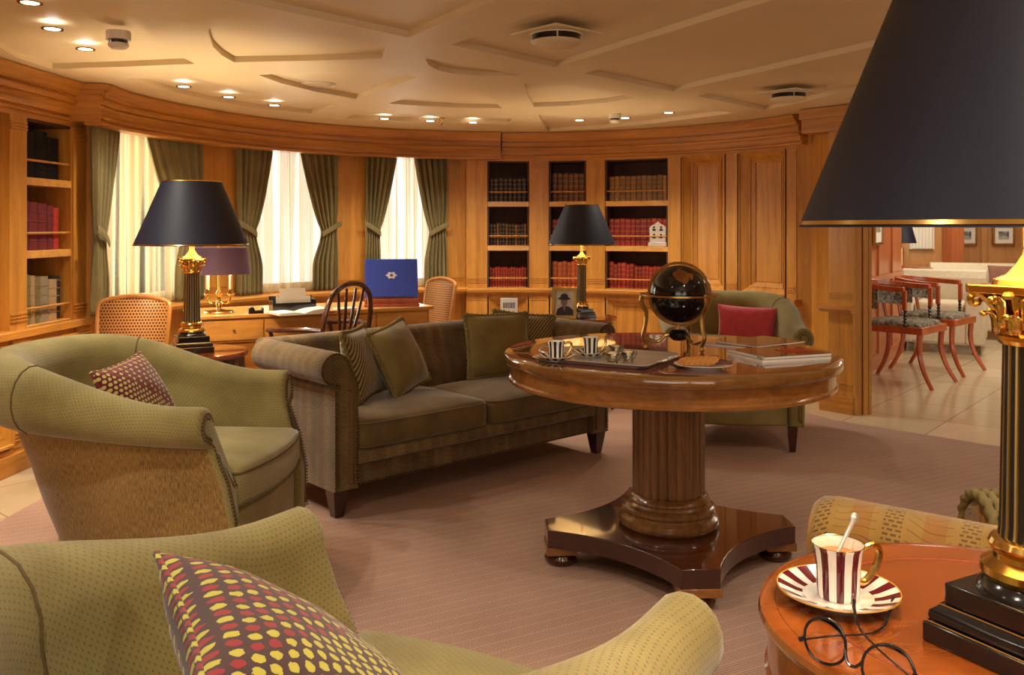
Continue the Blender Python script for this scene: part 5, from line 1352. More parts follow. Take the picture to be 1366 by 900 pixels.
# lamp 1 behind the left armchair
z1 = 4.35; T1 = 0.607
L1 = Vector(((256 - CX) / F * z1, z1, T1))
t = thing('end_table', 'round dark mahogany end table under the lamp behind the left armchair', 'table', (L1.x, L1.y, 0.008))
MB().lathe([(0.0005, T1 - .03), (.262, T1 - .03), (.268, T1 - .02), (.262, T1 - .008), (0.0005, T1 - .008)], 64).build('tabletop', MT['mahog_top'], t)
MB().lathe([(.22, T1 - .03), (.25, T1 - .03), (.25, T1 - .10), (.22, T1 - .10)], 64).build('apron', MT['mahog'], t)
for k in range(4):
    a = pi / 4 + k * pi / 2 + .4; MB().tube([(.235 * cos(a), .235 * sin(a), T1 - .04), (.235 * cos(a), .235 * sin(a), 0)], lambda u: .018 - .007 * u, 10).build('leg', MT['mahog'], t)
column_lamp(L1, radians(28), 'navy-black shaded column lamp with gilt capital behind the left armchair', s=1.06, rb=.268, rt=.138, L=.515, sh=.312, watts=22)
# lamp 2
z2 = 6.05; Tz = 0.60
L2 = Vector(((776 - CX) / F * z2, z2, Tz))
c2_ = Vector(((772 - CX) / F * 6.05, 6.1, 0.008))
t = thing('end_table', 'dark half-hidden end table with photo frame at the far end of the sofa', 'table', c2_)
MB().lathe([(0.0005, Tz - .03), (.262, Tz - .03), (.268, Tz - .02), (.262, Tz - .008), (0.0005, Tz - .008)], 64).build('tabletop', MT['mahog_top'], t)
MB().lathe([(.20, Tz - .03), (.24, Tz - .03), (.24, Tz - .12), (.20, Tz - .12)], 64).build('apron', MT['mahog'], t)
for k in range(4):
    a = pi / 4 + k * pi / 2; MB().tube(spline([(.21 * cos(a), .21 * sin(a), Tz - .04), (.20 * cos(a), .20 * sin(a), .30), (.24 * cos(a), .24 * sin(a), .12), (.30 * cos(a), .30 * sin(a), 0)], 6), lambda u: .018 - .008 * u, 10).build('leg', MT['mahog'], t)
column_lamp(L2, radians(35), 'smaller black shaded column lamp beside the framed photo in front of the bookcases', s=.82, rb=.232, rt=.112, L=.49, sh=.275, watts=10)
# photo frame
pf = D(752, 420, 5.95); 
t = thing('photo_frame', 'silver-gilt frame with a black and white portrait of a man in a hat', 'photo frame', (pf.x, pf.y - .02, Tz), radians(-10))
w_, h_ = 0.168, 0.212
M_ = Rx(radians(-9)) 
m = MB().at(M_)
for c_, d_ in (((0, 0, .011), (w_, .014, .022)), ((0, 0, h_ - .011), (w_, .014, .022)), ((-w_ / 2 + .011, 0, h_ / 2), (.022, .014, h_ - .044)), ((w_ / 2 - .011, 0, h_ / 2), (.022, .014, h_ - .044))): m.box(c_, d_)
m.build('frame', MT['abrass'], t, bevel=.002)
MB().at(M_).box((0, .002, h_ / 2), (w_ - .044, .004, h_ - .044)).build('print', plain('grey_photo_ground', srgb(196, 190, 178), .3), t)
dk = plain('photo_black', srgb(22, 20, 20), .3); mg = plain('photo_face_grey', srgb(118, 104, 92), .3)
def disc(cx_, cz_, rx, rz_, y=-.0012, n=24): return [(cx_ + rx * cos(2 * pi * i / n), cz_ + rz_ * sin(2 * pi * i / n)) for i in range(n)]
def flat(poly, y, mat, nm):
    MB().at(M_ @ T(0, y, 0) @ Rx(pi / 2)).prism(poly, 0, .0008).build(nm, mat, t)
flat([(-.055, .024), (.060, .024), (.060, .062), (.035, .082), (.012, .088), (-.012, .086), (-.045, .066)], -.0006, dk, 'portrait_coat')
flat([(-.012, .086), (.012, .088), (.004, .05)], -.0016, mg, 'portrait_collar')
flat(disc(0, .115, .022, .030), -.0012, mg, 'portrait_face')
flat(disc(0, .136, .042, .010), -.0022, dk, 'portrait_hat_brim')
flat(disc(0, .148, .026, .022), -.0024, dk, 'portrait_hat_crown')
flat([(-.012, .118), (-.004, .118), (-.004, .121), (-.012, .121)], -.0022, dk, 'portrait_eye'); flat([(.004, .118), (.012, .118), (.012, .121), (.004, .121)], -.0022, dk, 'portrait_eye')
flat([(-.007, .098), (.007, .098), (.006, .101), (-.006, .101)], -.0022, dk, 'portrait_mouth')
MB().box((0, .05, .07), (.05, .006, .15), rot=Rx(radians(22))).build('strut', dk, t)

# ================================================================== THINGS ON THE SIDE TABLE
sp_ = W(1118, 801, T2)
saucer(sp_, 0.0785, MT['saucer_maroon'], 'maroon and white striped saucer on the cherry side table')
cp_ = cup((sp_.x, sp_.y, sp_.z + .0065), 1.12, MT['cup_maroon'], 'maroon striped coffee cup with gold handle on the cherry side table', radians(12))
t = thing('teaspoon', 'silver teaspoon standing in the maroon striped cup', 'spoon', (sp_.x, sp_.y, sp_.z + .0065))
MB().tube(spline([(-.004, -.002, .052), (.006, .004, .066), (.018, .010, .084), (.026, .013, .098)], 5), lambda u: .0014 + .0022 * u, 8).build('spoon_handle', MT['silver'], t)
MB().sphere((.0265, .0135, .099), .006, 10, sc=(1, .5, 1.2)).build('spoon_tip', MT['silver'], t)
MB().sphere((-.008, -.003, .046), .010, 12, sc=(1, .7, .5)).build('spoon_bowl', MT['silver'], t)
# spectacles
t = thing('spectacles', 'pair of thin black wire spectacles lying on the cherry side table', 'spectacles', (0.36, 1.0, T2))
off = Vector((0.36, 1.0, T2))
fm = MT['black']
def lens(pts, d0, d1, x0, x1, nm):
    o = []
    for x, y in pts:
        d = lerp(d0, d1, (x - x0) / (x1 - x0)); o.append(D(x, y, d) - off)
    return o
LL = [(1073, 850), (1075, 836), (1083, 827), (1096, 824), (1110, 828), (1121, 838), (1127, 853), (1128, 868), (1124, 880), (1112, 886), (1098, 884), (1085, 876), (1077, 864)]
RR = [(1150, 893), (1151, 879), (1158, 867), (1171, 860), (1187, 860), (1202, 867), (1213, 879), (1220, 895), (1222, 908), (1214, 918), (1198, 922), (1180, 921), (1164, 914), (1154, 905)]
for nm, Q, d0, d1, x0, x1 in (('left', LL, 1.02, 0.995, 1073, 1128), ('right', RR, .972, .945, 1150, 1222)):
    p3 = lens(Q, d0, d1, x0, x1, nm); p3s = spline(p3 + [p3[0]], 5)[:-1]
    MB().tube(p3s, .0016, 8, closed=True).build('rim', fm, t)
    c_ = sum(p3, Vector()) / len(p3); m = MB(); m.add([c_] + p3s, [(0, i + 1, (i + 1) % len(p3s) + 1) for i in range(len(p3s))])
    o = m.build('lens', MT['lens'], t, sharp=0); so = o.modifiers.new('s', 'SOLIDIFY'); so.thickness = .0012
MB().tube(spline([D(1127, 866, .995) - off, D(1131, 884, .985) - off, D(1141, 889, .978) - off, D(1151, 882, .972) - off], 5), .0018, 8).build('bridge', fm, t)
hl = D(1069, 853, 1.02); tp = W(1172, 840, T2 + .003); te = W(1192, 806, T2 + .006)
MB().tube(spline([hl - off, D(1110, 848, 1.05) - off, D(1150, 846, 1.075) - off, tp - off, W(1184, 825, T2 + .008) - off, te + Vector((0, 0, .008)) - off], 6), lambda u: .0012 + .0018 * max(0, u - .55) * 2, 8).build('temple', fm, t)
hr = D(1222, 906, .947); 
MB().tube(spline([hr - off, D(1208, 897, .97) - off, D(1166, 860, 1.03) - off, D(1147, 838, 1.07) - off, D(1140, 815, 1.10) - off, D(1139, 801, 1.12) - off], 6), lambda u: .0012 + .0018 * max(0, u - .55) * 2, 8).build('temple', fm, t)
MB().tube([D(1066, 853, 1.022) - off, D(1073, 851, 1.02) - off], .003, 8).build('hinge', fm, t)
MB().tube([D(1220, 900, .946) - off, D(1226, 905, .948) - off], .003, 8).build('hinge', fm, t)

# ================================================================== DESK AND ITS THINGS
DZ = 0.72
d0, d1 = W(262, 422, DZ), W(579, 408, DZ)
dd = (d1 - d0).normalized(); dn = Vector((-dd.y, dd.x, 0)); dl = (d1 - d0).length; drz = atan2(dd.y, dd.x)
dc = (d0 + d1) / 2 + dn * 0.27
t = thing('writing_desk', 'honey wood writing desk under the middle window', 'desk', (dc.x, dc.y, 0.008), drz)
hz = DZ - 0.008
MB().box((0, 0, hz - .011), (dl, .54, .022)).build('desktop', MT['wood_flat'], t, bevel=.004)
m = MB(); m.box((0, 0, hz - .09), (dl - .05, .50, .136)); m.build('carcass', MT['wood_h'], t, bevel=.003)
nd = 4; wdd = (dl - .07) / nd
for i in range(nd):
    x = -dl / 2 + .035 + wdd * (i + .5)
    dr_ = MB().box((x, -.252, hz - .088), (wdd - .008, .012, .112)).build('drawer', MT['wood_flat'], t, bevel=.002)
    MB().sphere((x, -.264, hz - .088), .009, 10).build('knob', MT['brass'], dr_)
for sx in (-1, 1):
    MB().box((sx * (dl / 2 - .24), 0, (hz - .15) / 2), (.40, .48, hz - .16)).build('pedestal', MT['wood_h'], t, bevel=.003)
def on_desk(px, py, z=DZ): return W(px, py, z)
# letter rack
p = on_desk(392, 416); p = p + dn * .03
t = thing('letter_rack', 'black leather letter rack holding white cards on the desk', 'letter rack', (p.x, p.y, DZ), drz)
m = MB(); m.box((0, .0, .004), (.25, .11, .008)); m.box((0, -.052, .028), (.25, .007, .056)); m.box((0, .052, .045), (.25, .007, .09)); m.box((-.122, 0, .035), (.007, .105, .07)); m.box((.122, 0, .035), (.007, .105, .07)); m.build('tray', MT['black'], t, bevel=.002)
m = MB(); m.box((0, -.02, .05), (.20, .003, .085), rot=Rx(-.12)); m.build('card', MT['paper'], t)
m = MB(); m.box((0.005, .015, .075), (.15, .003, .12), rot=Rx(-.12)); m.build('card', MT['paper'], t)
# tape dispenser
p = on_desk(341, 418)
t = thing('tape_dispenser', 'small black tape dispenser at the left of the open notebook on the desk', 'tape dispenser', (p.x, p.y, DZ), drz)
MB().at(Rx(pi / 2)).prism([(-.042, 0), (.042, 0), (.044, .03), (.036, .032), (.030, .018), (-.005, .016), (-.012, .034), (-.030, .038), (-.042, .028)], -.018, .018).build('body', MT['black'], t, bevel=.002)
MB().at(T(-.022, 0, .026) @ Rx(pi / 2)).lathe([(.008, -.01), (.015, -.01), (.015, .01), (.008, .01)], 20).build('tape_roll', MT['silver'], t)
# open notebook
p = on_desk(398, 418)
t = thing('notebook', 'open notebook with cream pages and red ribbon lying on the desk', 'notebook', (p.x, p.y, DZ), drz + .12)
for s in (-1, 1):
    rows = []
    for i in range(9):
        u = i / 8; x = s * .145 * u; zt_ = .004 + .016 * (sin(min(1, u * 1.25 + .12) * pi * .62)) * (1 - .35 * u) + (.018 * u if s > 0 else 0)
        rows.append([(x, -.095, zt_), (x, .095, zt_), (x, .095, .001), (x, -.095, .001)])
    MB().grid(rows, closed=True, capu=True).build('pages', MT['paper'], t, sharp=40)
m = MB(); m.tube(spline([(.15, -.03, .02), (.17, -.05, .006), (.19, -.045, .004), (.205, -.03, .004)], 4), .005, 6); m.build('ribbon', MT['red_card'], t)
p = on_desk(462, 412); o = MB().box((0, 0, .004), (.14, .09, .008)).build('envelope', MT['paper'], None, loc=(p.x, p.y, DZ), rz=drz + .3, bevel=.001); tag(o, 'small stack of white papers between the notebook and the blue album', 'paper')
# guest book on stand
p = on_desk(528, 408) + dn * .08
t = thing('book_stand', 'wooden sloping book stand on the right end of the desk', 'book stand', (p.x, p.y, DZ), drz - .32)
MB().box((0, 0, .010), (.34, .26, .02)).build('base', MT['red_wood'], t, bevel=.004)
MB().box((0, -.105, .034), (.33, .03, .028)).build('ledge', MT['red_wood'], t, bevel=.004)
MB().box((0, .02, .105), (.30, .012, .20), rot=Rx(radians(-28))).build('easel_board', MT['red_wood'], t, bevel=.003)
MB().box((0, .09, .07), (.06, .012, .14), rot=Rx(radians(22))).build('prop', MT['red_wood'], t)
Mb = Matrix.Translation((p.x, p.y, DZ)) @ Rz(drz - .32)
t = thing('album', 'royal blue album with a gold emblem leaning on the wooden stand', 'book'); t.matrix_world = Mb @ T(0, -.06, .052) @ Rx(radians(-28))
MB().box((0, -.012, .13), (.33, .006, .26)).build('front_cover', MT['blue'], t, bevel=.002)
MB().box((0, .012, .13), (.33, .006, .26)).build('back_cover', MT['blue'], t, bevel=.002)
MB().box((.002, 0, .13), (.318, .019, .25)).build('pages', MT['paper'], t)
m = MB().at(T(0.0, -.0155, .145) @ Rx(pi / 2)); m.prism([(.030 * (1 + .16 * cos(6 * a)) * cos(a), .022 * (1 + .16 * cos(6 * a)) * sin(a)) for a in [2 * pi * i / 48 for i in range(48)]], 0, .0012); m.build('emblem', MT['porcelain'], t)
m = MB().at(T(0.0, -.0168, .145) @ Rx(pi / 2)); m.prism([(.010 * cos(a), .009 * sin(a)) for a in [2 * pi * i / 16 for i in range(16)]], 0, .0012); m.build('emblem_centre', MT['blue'], t)
# bouillotte lamp with purple shade and candle arms
p = on_desk(290, 418) + Vector((0, .03, 0))
t = thing('candle_lamp', 'brass candle lamp with two candles and a purple shade on the desk', 'lamp', (p.x, p.y, DZ))
MB().lathe([(0.0005, 0), (.082, 0), (.086, .006), (.08, .012), (.045, .016), (.018, .022), (.012, .03), (.016, .045), (.02, .052), (.012, .062), (.009, .09), (.014, .1), (.02, .112), (.013, .125), (.007, .14), (.006, .40), (0.0005, .40)], 36).build('stem', MT['brass'], t)
for s in (-1, 1):
    MB().tube(spline([(0, 0, .075), (s * .025, 0, .055), (s * .055, 0, .062), (s * .066, 0, .085), (s * .066, 0, .10)], 6), .005, 8).build('arm', MT['brass'], t)
    MB().lathe([(0.0005, .098), (.012, .10), (.02, .108), (.018, .112), (.013, .114), (.014, .135), (.010, .138), (0.0005, .138)], 20, c=(s * .066, 0, 0)).build('candle_cup', MT['brass'], t)
    MB().lathe([(0.0005, .135), (.0105, .135), (.0105, .215), (0.0005, .218)], 16, c=(s * .066, 0, 0)).build('candle', MT['ivory'], t)
m = MB(); rb_, rt_, z0_, z1_ = .178, .155, .225, .375
m.lathe([(rb_, z0_), (rt_, z1_), (rt_ - .003, z1_), (rb_ - .003, z0_), (rb_, z0_)], 64); m.build('lamp_shade', MT['purple'], t)
m = MB()
for k in range(3): a = 2 * pi * k / 3; m.tube([(0, 0, .36), (.152 * cos(a), .152 * sin(a), .365)], .0018, 6)
m.build('shade_carrier', MT['brass'], t)
lt = bpy.data.lights.new('candle_lamp_light', 'POINT'); lt.energy = 2.5; lt.color = (1, .7, .4); lt.shadow_soft_size = .03
lo = bpy.data.objects.new('candle_lamp_light', lt); COL.objects.link(lo); lo.location = (p.x, p.y - .05, DZ + .27)

# ---- dining chair with rounded spindle back
def balloon_chair(loc, rz, label):
    t = thing('desk_chair', label, 'chair', loc, rz)
    # local: seat towards -Y ; back at +Y
    MB().prism([(-.22, -.21), (.22, -.21), (.185, .20), (-.185, .20)], .42, .46).build('seat', MT['dark_wood'], t, bevel=.012)
    hp = spline([(-.17, .19, .44), (-.185, .215, .58), (-.185, .24, .72), (-.155, .258, .83), (-.085, .268, .885), (0, .27, .90), (.085, .268, .885), (.155, .258, .83), (.185, .24, .72), (.185, .215, .58), (.17, .19, .44)], 6)
    MB().tube(hp, .0145, 10).build('back_frame', MT['dark_wood'], t)
    for x, xt in ((-.03, -.105), (-.012, -.038), (.012, .038), (.03, .105)):
        MB().tube(spline([(x * 1.6, .20, .50), (x * 1.6, .222, .60), (xt * .75, .245, .74), (xt, .262, .875)], 6), lambda u: .009 - .003 * abs(u - .5), 8).build('splat', MT['dark_wood'], t)
    MB().tube([(-.175, .205, .52), (0, .20, .515), (.175, .205, .52)], .012, 8).build('cross_rail', MT['dark_wood'], t)
    for s in (-1, 1):
        MB().tube(spline([(s * .19, .225, .66), (s * .235, .12, .665), (s * .25, -.02, .655), (s * .235, -.12, .65)], 6), .0125, 8).build('armrest', MT['dark_wood'], t)
        MB().tube(spline([(s * .235, -.10, .645), (s * .225, -.08, .55), (s * .21, -.11, .45)], 5), .011, 8).build('arm_post', MT['dark_wood'], t)
    for x, y, dx, dy in ((-.2, -.18, -.01, -.02), (.2, -.18, .01, -.02), (-.165, .17, -.01, .07), (.165, .17, .01, .07)):
        MB().tube(spline([(x, y, .43), (x, y, .22), (x + dx, y + dy, 0)], 5), lambda u: .019 - .007 * u, 8).build('leg', MT['dark_wood'], t)
    return t
bc = D(473, 500, 5.02)
balloon_chair((-1.09, 4.93, ZF), face_rz(-.85, .5), 'dark wooden armchair with an arched spindle back drawn up to the desk')
def cane_chair(loc, rz, label, w=.37):
    t = thing('cane_chair', label, 'chair', loc, rz, 'cane-backed chairs')
    h = w / 2
    out = spline([(-h * .92, .17, .44), (-h * .98, .19, .62), (-h, .215, .76), (-h * .9, .225, .80), (-h * .5, .228, .822), (0, .229, .83), (h * .5, .228, .822), (h * .9, .225, .80), (h, .215, .76), (h * .98, .19, .62), (h * .92, .17, .44)], 5)
    MB().tube(out, .0125, 8).build('back_frame', MT['cane_frame'], t)
    half = len(out) // 2
    rows = [[out[i], out[i].lerp(out[len(out) - 1 - i], .5), out[len(out) - 1 - i]] for i in range(half)]
    o = MB().grid(rows).build('cane_back', MT['cane'], t, sharp=0)
    for l in range(len(o.data.uv_layers[0].data)): pass
    me = o.data
    for poly in me.polygons:
        for li in poly.loop_indices:
            v = me.vertices[me.loops[li].vertex_index].co; me.uv_layers[0].data[li].uv = (v.x, v.z)
    so = o.modifiers.new('s', 'SOLIDIFY'); so.thickness = .004
    MB().prism([(-h, -.23), (h, -.23), (h * .9, .18), (-h * .9, .18)], .41, .45).build('seat', MT['cane_frame'], t, bevel=.01)
    for x, y, dy in ((-h * .88, -.2, 0), (h * .88, -.2, 0), (-h * .85, .16, .05), (h * .85, .16, .05)):
        MB().tube([(x, y, .42), (x, y, .2), (x, y + dy, 0)], lambda u: .017 - .006 * u, 8).build('leg', MT['cane_frame'], t)
    return t
cc = D(183, 400, 4.80)
cane_chair((cc.x, 4.60, ZF), radians(6), 'cane-backed chair standing left of the candle lamp by the first window')
cc = D(574, 380, 6.35)
cane_chair((cc.x - .10, 6.38, ZF), radians(-48), 'cane-backed chair at the right end of the desk beside the blue album', w=.34)

# ================================================================== ADJACENT ROOM
AV = wood('pale_wood_panelling', srgb(176, 122, 70), srgb(206, 154, 96)); AH = MT['wood_h']
AR = wood('reddish_wood_panelling', srgb(160, 82, 40), srgb(194, 112, 62))
u_ = Vector((.55, .83)).normalized(); nrm = Vector((u_.y, -u_.x))
w0_ = Vector((2.42, 6.60)); w1_ = Vector((3.79, 8.68))
def ow(m, a, b, th, z0, z1): return m.prism([a, b, b - nrm * th, a - nrm * th], z0, z1)
struct(ow(MB(), w0_, w1_, .1, 0, 2.2).build('wall_left', AR))
m = MB(); ow(m, w0_ + nrm * .02, w1_ + nrm * .02, .05, .74, .79); struct(m.build('trim_20', AR))
m = MB(); ow(m, w0_ + nrm * .025, w1_ + nrm * .025, .05, 0, .12); struct(m.build('baseboard_left', AR))
for k in range(4):
    a = w0_ + u_ * (.15 + k * .6); m = MB(); ow(m, a + nrm * .012, a + u_ * .06 + nrm * .012, .03, .12, 2.1); struct(m.build('trim_21', AR))
# picture frame on that wall
def picture(c_, d_, n_, w, h, z, label):
    t = thing('framed_picture', label, 'picture', (c_.x, c_.y, z), atan2(d_.y, d_.x))
    m = MB()
    for cc_, dd_ in (((0, 0, h / 2), (w, .025, .025)), ((0, 0, -h / 2), (w, .025, .025)), ((-w / 2, 0, 0), (.025, .025, h + .025)), ((w / 2, 0, 0), (.025, .025, h + .025))): m.box(cc_, dd_)
    m.build('frame', MT['abrass'], t, bevel=.003)
    MB().box((0, .004, 0), (w - .02, .01, h - .02)).build('mount', MT['paper'], t)
    MB().box((0, -.003, 0), (w * .5, .004, h * .45)).build('print', cover_mat('small_landscape_print', [(.4, srgb(70, 90, 110)), (.6, srgb(180, 180, 160))], 8), t)
picture(w0_ + u_ * 1.22 + nrm * .03, u_, nrm, .30, .36, 1.25, 'gilt-framed picture on the reddish wall just inside the doorway')
# far wall of adjacent room
YF = 11.0
fx = lambda px: (px - CX) / F * YF
struct(MB().box((4.9, YF + .06, 1.1), (5.2, .1, 2.2)).build('wall_back', AV))
m = MB(); m.box((4.9, YF, .74), (5.2, .04, .05)); m.box((4.9, YF, .06), (5.2, .04, .12)); struct(m.build('trim_22', AV))
for px in (1274, 1312, 1365, 1420):
    struct(MB().box((fx(px), YF, 1.4), (.07, .03, 1.3)).build('trim_23', AV))
struct(MB().box((fx(1265), YF - .12, 1.1), (.15, .24, 2.2)).build('trim_24', AR))
struct(MB().box((7.0, 8, 1.1), (.1, 6.2, 2.2)).build('wall_right', AV))
struct(MB().box((4.3, 12.1, 1.1), (5, .1, 2.2)).build('wall_front', AV))
wf = struct(MB().box((fx(1229), YF - .0, 1.25), (.30, .05, .62)).build('window_4', MT['white']))
tag(MB().grid([[(fx(1229) - .13 + .26 * i / 30, YF - .035 + .008 * sin(i * 1.3), z) for z in (.95, 1.25, 1.54)] for i in range(31)]).build('sheer_curtain', MT['white'], sharp=0), 'small pale curtain at the far window of the next room', 'curtain')
def at_far(px, y): return Vector(((px - CX) / F * y, y))
for px, lab in ((1287, 'small framed picture on the far wall of the next room, left of two'), (1337, 'small framed picture on the far wall of the next room, right of two')):
    c_ = Vector((fx(px), YF - .03)); picture(c_, Vector((1, 0)), None, .25, .22, 1.11, lab)
# klismos-like red chairs
def red_chair(loc, rz, label):
    t = thing('red_armchair', label, 'chair', loc, rz, 'red curved-back chairs in the next room')
    MB().prism([(-.25, -.25), (.25, -.25), (.22, .22), (-.22, .22)], .40, .455).build('seat_frame', MT['red_wood'], t, bevel=.004)
    m = MB(); rows = []
    for z, k in ((.452, 1.0), (.47, 1.0), (.485, .93), (.495, .7), (.498, .2)):
        rows.append([Vector((x * k, y * k, z)) for x, y in rrect(.46, .44, .04)])
    m.grid(rows, closed=True, capu=True); m.build('seat_pad', MT['tapestry'], t, sharp=50)
    # wraparound top rail
    path = spline([(-.255, -.12, .735), (-.26, .02, .74), (-.235, .17, .755), (-.13, .265, .765), (0, .285, .77), (.13, .265, .765), (.235, .17, .755), (.26, .02, .74), (.255, -.12, .735)], 6)
    rows = []
    for i, p in enumerate(path):
        tg = (path[min(i + 1, len(path) - 1)] - path[max(i - 1, 0)]).normalized(); nn = Vector((tg.y, -tg.x, 0)).normalized()
        rows.append([p + nn * .022 + Vector((0, 0, .02)), p + nn * .022 - Vector((0, 0, .018)), p - nn * .022 - Vector((0, 0, .018)), p - nn * .022 + Vector((0, 0, .02))])
    MB().grid(rows, closed=True, capu=True).build('top_rail', MT['red_wood'], t, bevel=.004, sharp=40)
    bp = path[9:-9]; rows = []
    for i, p in enumerate(bp):
        rows.append([p + Vector((0, -.012, -.02)), p + Vector((0, -.012, -.17)), p + Vector((0, .012, -.17)), p + Vector((0, .012, -.02))])
    MB().grid(rows, closed=True, capu=True).build('back_pad', MT['tapestry'], t, sharp=40)
    for s in (-1, 1):
        MB().box((s * .256, -.12, .655), (.03, .03, .15)).build('arm_block', MT['red_wood'], t, bevel=.003)
        m = MB(); m.lathe([(.012, .455), (.016, .47), (.008, .48), (.016, .495), (.008, .505), (.016, .52), (.008, .53), (.016, .545), (.008, .555), (.014, .57), (.014, .582)], 14, c=(s * .243, -.12, 0)); m.build('baluster', MT['black'], t)
        MB().tube([(s * .2, .20, .44), (s * .2, .235, .62), (s * .19, .245, .75)], .014, 8).build('back_post', MT['red_wood'], t)
    for x, y, dx, dy in ((-.22, -.22, -.03, -.10), (.22, -.22, .03, -.10), (-.2, .19, -.02, .10), (.2, .19, .02, .10)):
        pts = spline([(x, y, .42), (x * .98, y * .98, .26), (x + dx * .35, y + dy * .35, .12), (x + dx, y + dy, 0)], 5)
        MB().tube(pts, lambda u: .024 - .009 * u, 8).build('leg', MT['red_wood'], t)
    return t
red_chair((3.07, 7.02, 0), face_rz(.70, -.71), 'red wooden chair with tapestry seat nearest the doorway in the next room')
red_chair((3.60, 7.60, 0), face_rz(.70, -.71), 'red wooden chair with tapestry seat, second from the doorway in the next room')
red_chair((4.50, 9.80, 0), face_rz(.90, -.4), 'red wooden chair far back in the next room behind the cream armchair')
def far_sofa(loc, rz, L, Dp, h, label, name='sofa', cat='sofa', cush=None):
    t = thing(name, label, cat, loc, rz)
    MB().box((0, 0, .23), (L, Dp, .28)).build('base', MT['beige'], t, bevel=.03)
    rows = [[Vector((x, Dp / 2 - .2 + y, z)) for y, z in ((0, .3), (-.02, h - .08), (.03, h - .01), (.1, h), (.18, h - .03), (.2, h - .12), (.2, .1), (0, .1))] for x in (-L / 2, -L / 4, 0, L / 4, L / 2)]
    MB().grid(rows, closed=True, capu=True).build('backrest', MT['beige'], t, bevel=.01)
    for s in (-1, 1):
        MB().at(T(s * (L / 2 - .08), 0, 0)).grid([[Vector((x, y, z)) for x, z in ((-.08, .1), (-.08, h * .66), (-.05, h * .74), (.05, h * .74), (.09, h * .66), (.08, .1))] for y in (-Dp / 2 - .01, 0, Dp / 2)], closed=True, capu=True).build('arm', MT['beige'], t, bevel=.015)
    n = 2 if L > 1.2 else 1
    for k in range(n):
        w = (L - .34) / n; MB().box((-L / 2 + .17 + w * (k + .5), -.06, .42), (w - .01, Dp - .22, .13)).build('seat_cushion', MT['beige'], t, bevel=.035, seg=3)
    for x in (-L / 2 + .08, L / 2 - .08):
        for y in (-Dp / 2 + .07, Dp / 2 - .07): MB().box((x, y, .045), (.06, .06, .09), taper=.7).build('leg', MT['mahog'], t)
    return t
p = at_far(1256, 8.9); far_sofa((p.x, p.y, 0), radians(-30), .78, .80, .78, 'cream armchair behind the red chairs in the next room', 'cream_armchair', 'armchair')
p = at_far(1330, 9.9); far_sofa((p.x + .1, p.y, 0), radians(-22), 1.5, .85, .80, 'cream sofa at the far end of the next room')
pillow('scatter_cushion', 'brown cushion on the cream sofa in the next room', 'cushion', .42, .26, .12, plain('brown_cushion', srgb(128, 84, 62), .8), T(p.x + .12, p.y - .02, .66) @ Rz(radians(-22)) @ Rx(radians(-14)))
p = Vector((4.68, 10.37))
t = thing('end_table', 'dark end table under the tiny far lamp in the next room', 'table', (p.x, p.y + .35, 0)); MB().lathe([(0.0005, .60), (.22, .60), (.22, .57), (.03, .56), (.03, .03), (.15, .02), (.16, 0), (0.0005, 0)], 32).build('tabletop', MT['mahog'], t)
t = thing('table_lamp', 'tiny dark shaded lamp far back in the next room', 'lamp', (p.x, p.y + .35, .60)); MB().lathe([(0.0005, 0), (.07, 0), (.07, .03), (.03, .05), (.025, .36), (0.0005, .36)], 20).build('stem', MT['brass'], t); MB().lathe([(.17, .42), (.10, .68), (.097, .68), (.167, .42), (.17, .42)], 40).build('lamp_shade', MT['shade'], t)
MB().tube([(0, 0, .34), (0, 0, .60), (.098, 0, .66)], .004, 6).build('shade_carrier', MT['brass'], t)
# ================================================================== LIGHT
def spot(p, e, ang=130, size=.025, col=(1, .91, .76), blend=.9):
    l = bpy.data.lights.new('downlight_beam', 'SPOT'); l.energy = e; l.color = col; l.spot_size = radians(ang); l.spot_blend = blend; l.shadow_soft_size = size
    o = bpy.data.objects.new('downlight_beam', l); COL.objects.link(o); o.location = p; return o
for p in DLS: spot((p[0], p[1], CEIL - .03), 32)
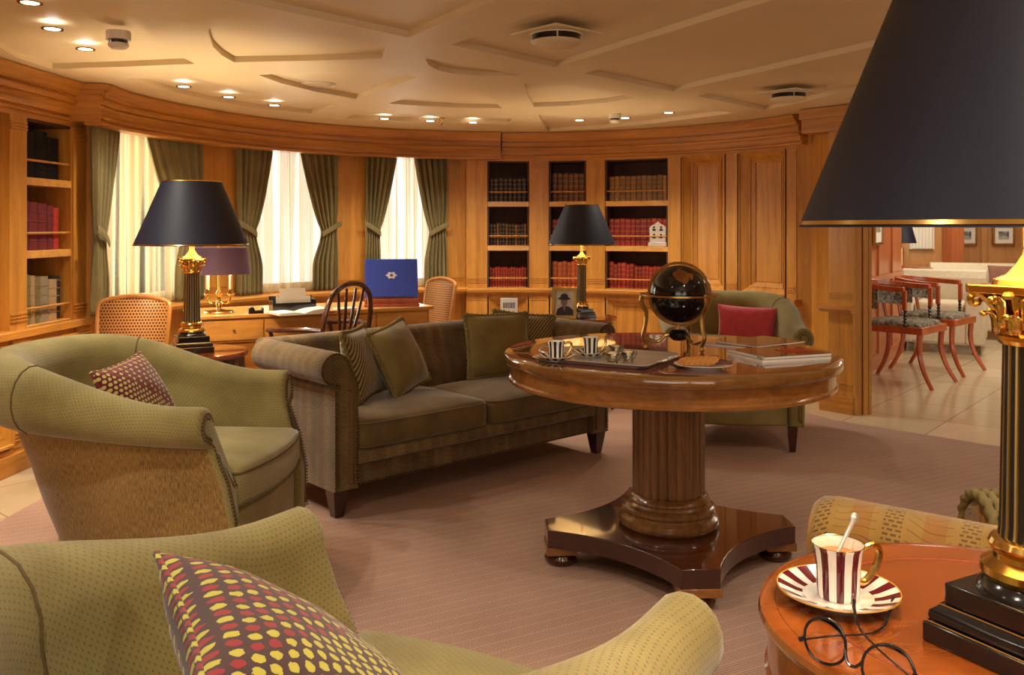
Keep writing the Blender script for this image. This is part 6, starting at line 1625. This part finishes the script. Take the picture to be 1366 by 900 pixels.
# unseen downlights added for fill around the camera and the room centre
more = [(-1.5, 1.2), (-0.6, 0.6), (0.5, 0.3), (1.6, 0.9), (2.3, 2.2), (2.4, 3.4), (-2.1, 2.1), (-.4, -.7), (1.2, -.7), (.9, 1.9), (-.6, 1.9)]
for k, (x, y) in enumerate(more):
    o = copy_tree(dlp); o.location = (x, y, CEIL); o['label'] = 'fill downlight added out of the frame above the near part of the room'; o['group'] = 'ceiling downlights'
    spot((x, y, CEIL - .03), 32)
def area(loc, rot, sx, sy, e, col):
    l = bpy.data.lights.new('area_light', 'AREA'); l.shape = 'RECTANGLE'; l.size = sx; l.size_y = sy; l.energy = e; l.color = col
    o = bpy.data.objects.new('area_light', l); COL.objects.link(o); o.location = loc; o.rotation_euler = rot; return o
# daylight outside each of the three windows
for (w0, w1), e in zip(wins, (40, 12, 11)):
    a = (w0 + w1) / 2; p = P(a, RW + .30, 1.3)
    area(p, (radians(90), 0, -a + pi) if False else (radians(90), 0, pi - a), (w1 - w0) * 2.5, 1.15, e, (1, .94, .82))
# soft warm fill light, added out of view behind the camera
area((0.2, -1.55, 1.25), (radians(90), 0, 0), 3.6, 1.3, 36, (1, .90, .76))
# area lights added to brighten the next room, without fixtures
for x, y in ((3.6, 6.4), (4.4, 7.6), (5.2, 9.0), (4.6, 10.1), (3.2, 5.6)):
    area((x, y, 2.17), (0, 0, 0), .5, .5, 17, (1, .90, .76))
w = bpy.data.worlds.new('sky'); SC.world = w; w.use_nodes = True
w.node_tree.nodes['Background'].inputs[0].default_value = (1, .97, .90, 1); w.node_tree.nodes['Background'].inputs[1].default_value = 1.4
# ================================================================== CAMERA
cam = bpy.data.cameras.new('camera'); co = bpy.data.objects.new('camera', cam); COL.objects.link(co)
co.location = (0, 0, CH); co.rotation_euler = (radians(90), 0, 0)
cam.sensor_fit = 'HORIZONTAL'; cam.sensor_width = 36; cam.lens = 36 * F / 1366; cam.shift_y = -(450 - HY) / 1366; cam.clip_start = .02
SC.camera = co
SC.view_settings.view_transform = 'Standard'; SC.view_settings.look = 'None'; SC.view_settings.gamma = 1; SC.view_settings.use_curve_mapping = False
SC.view_settings.exposure = 0.18
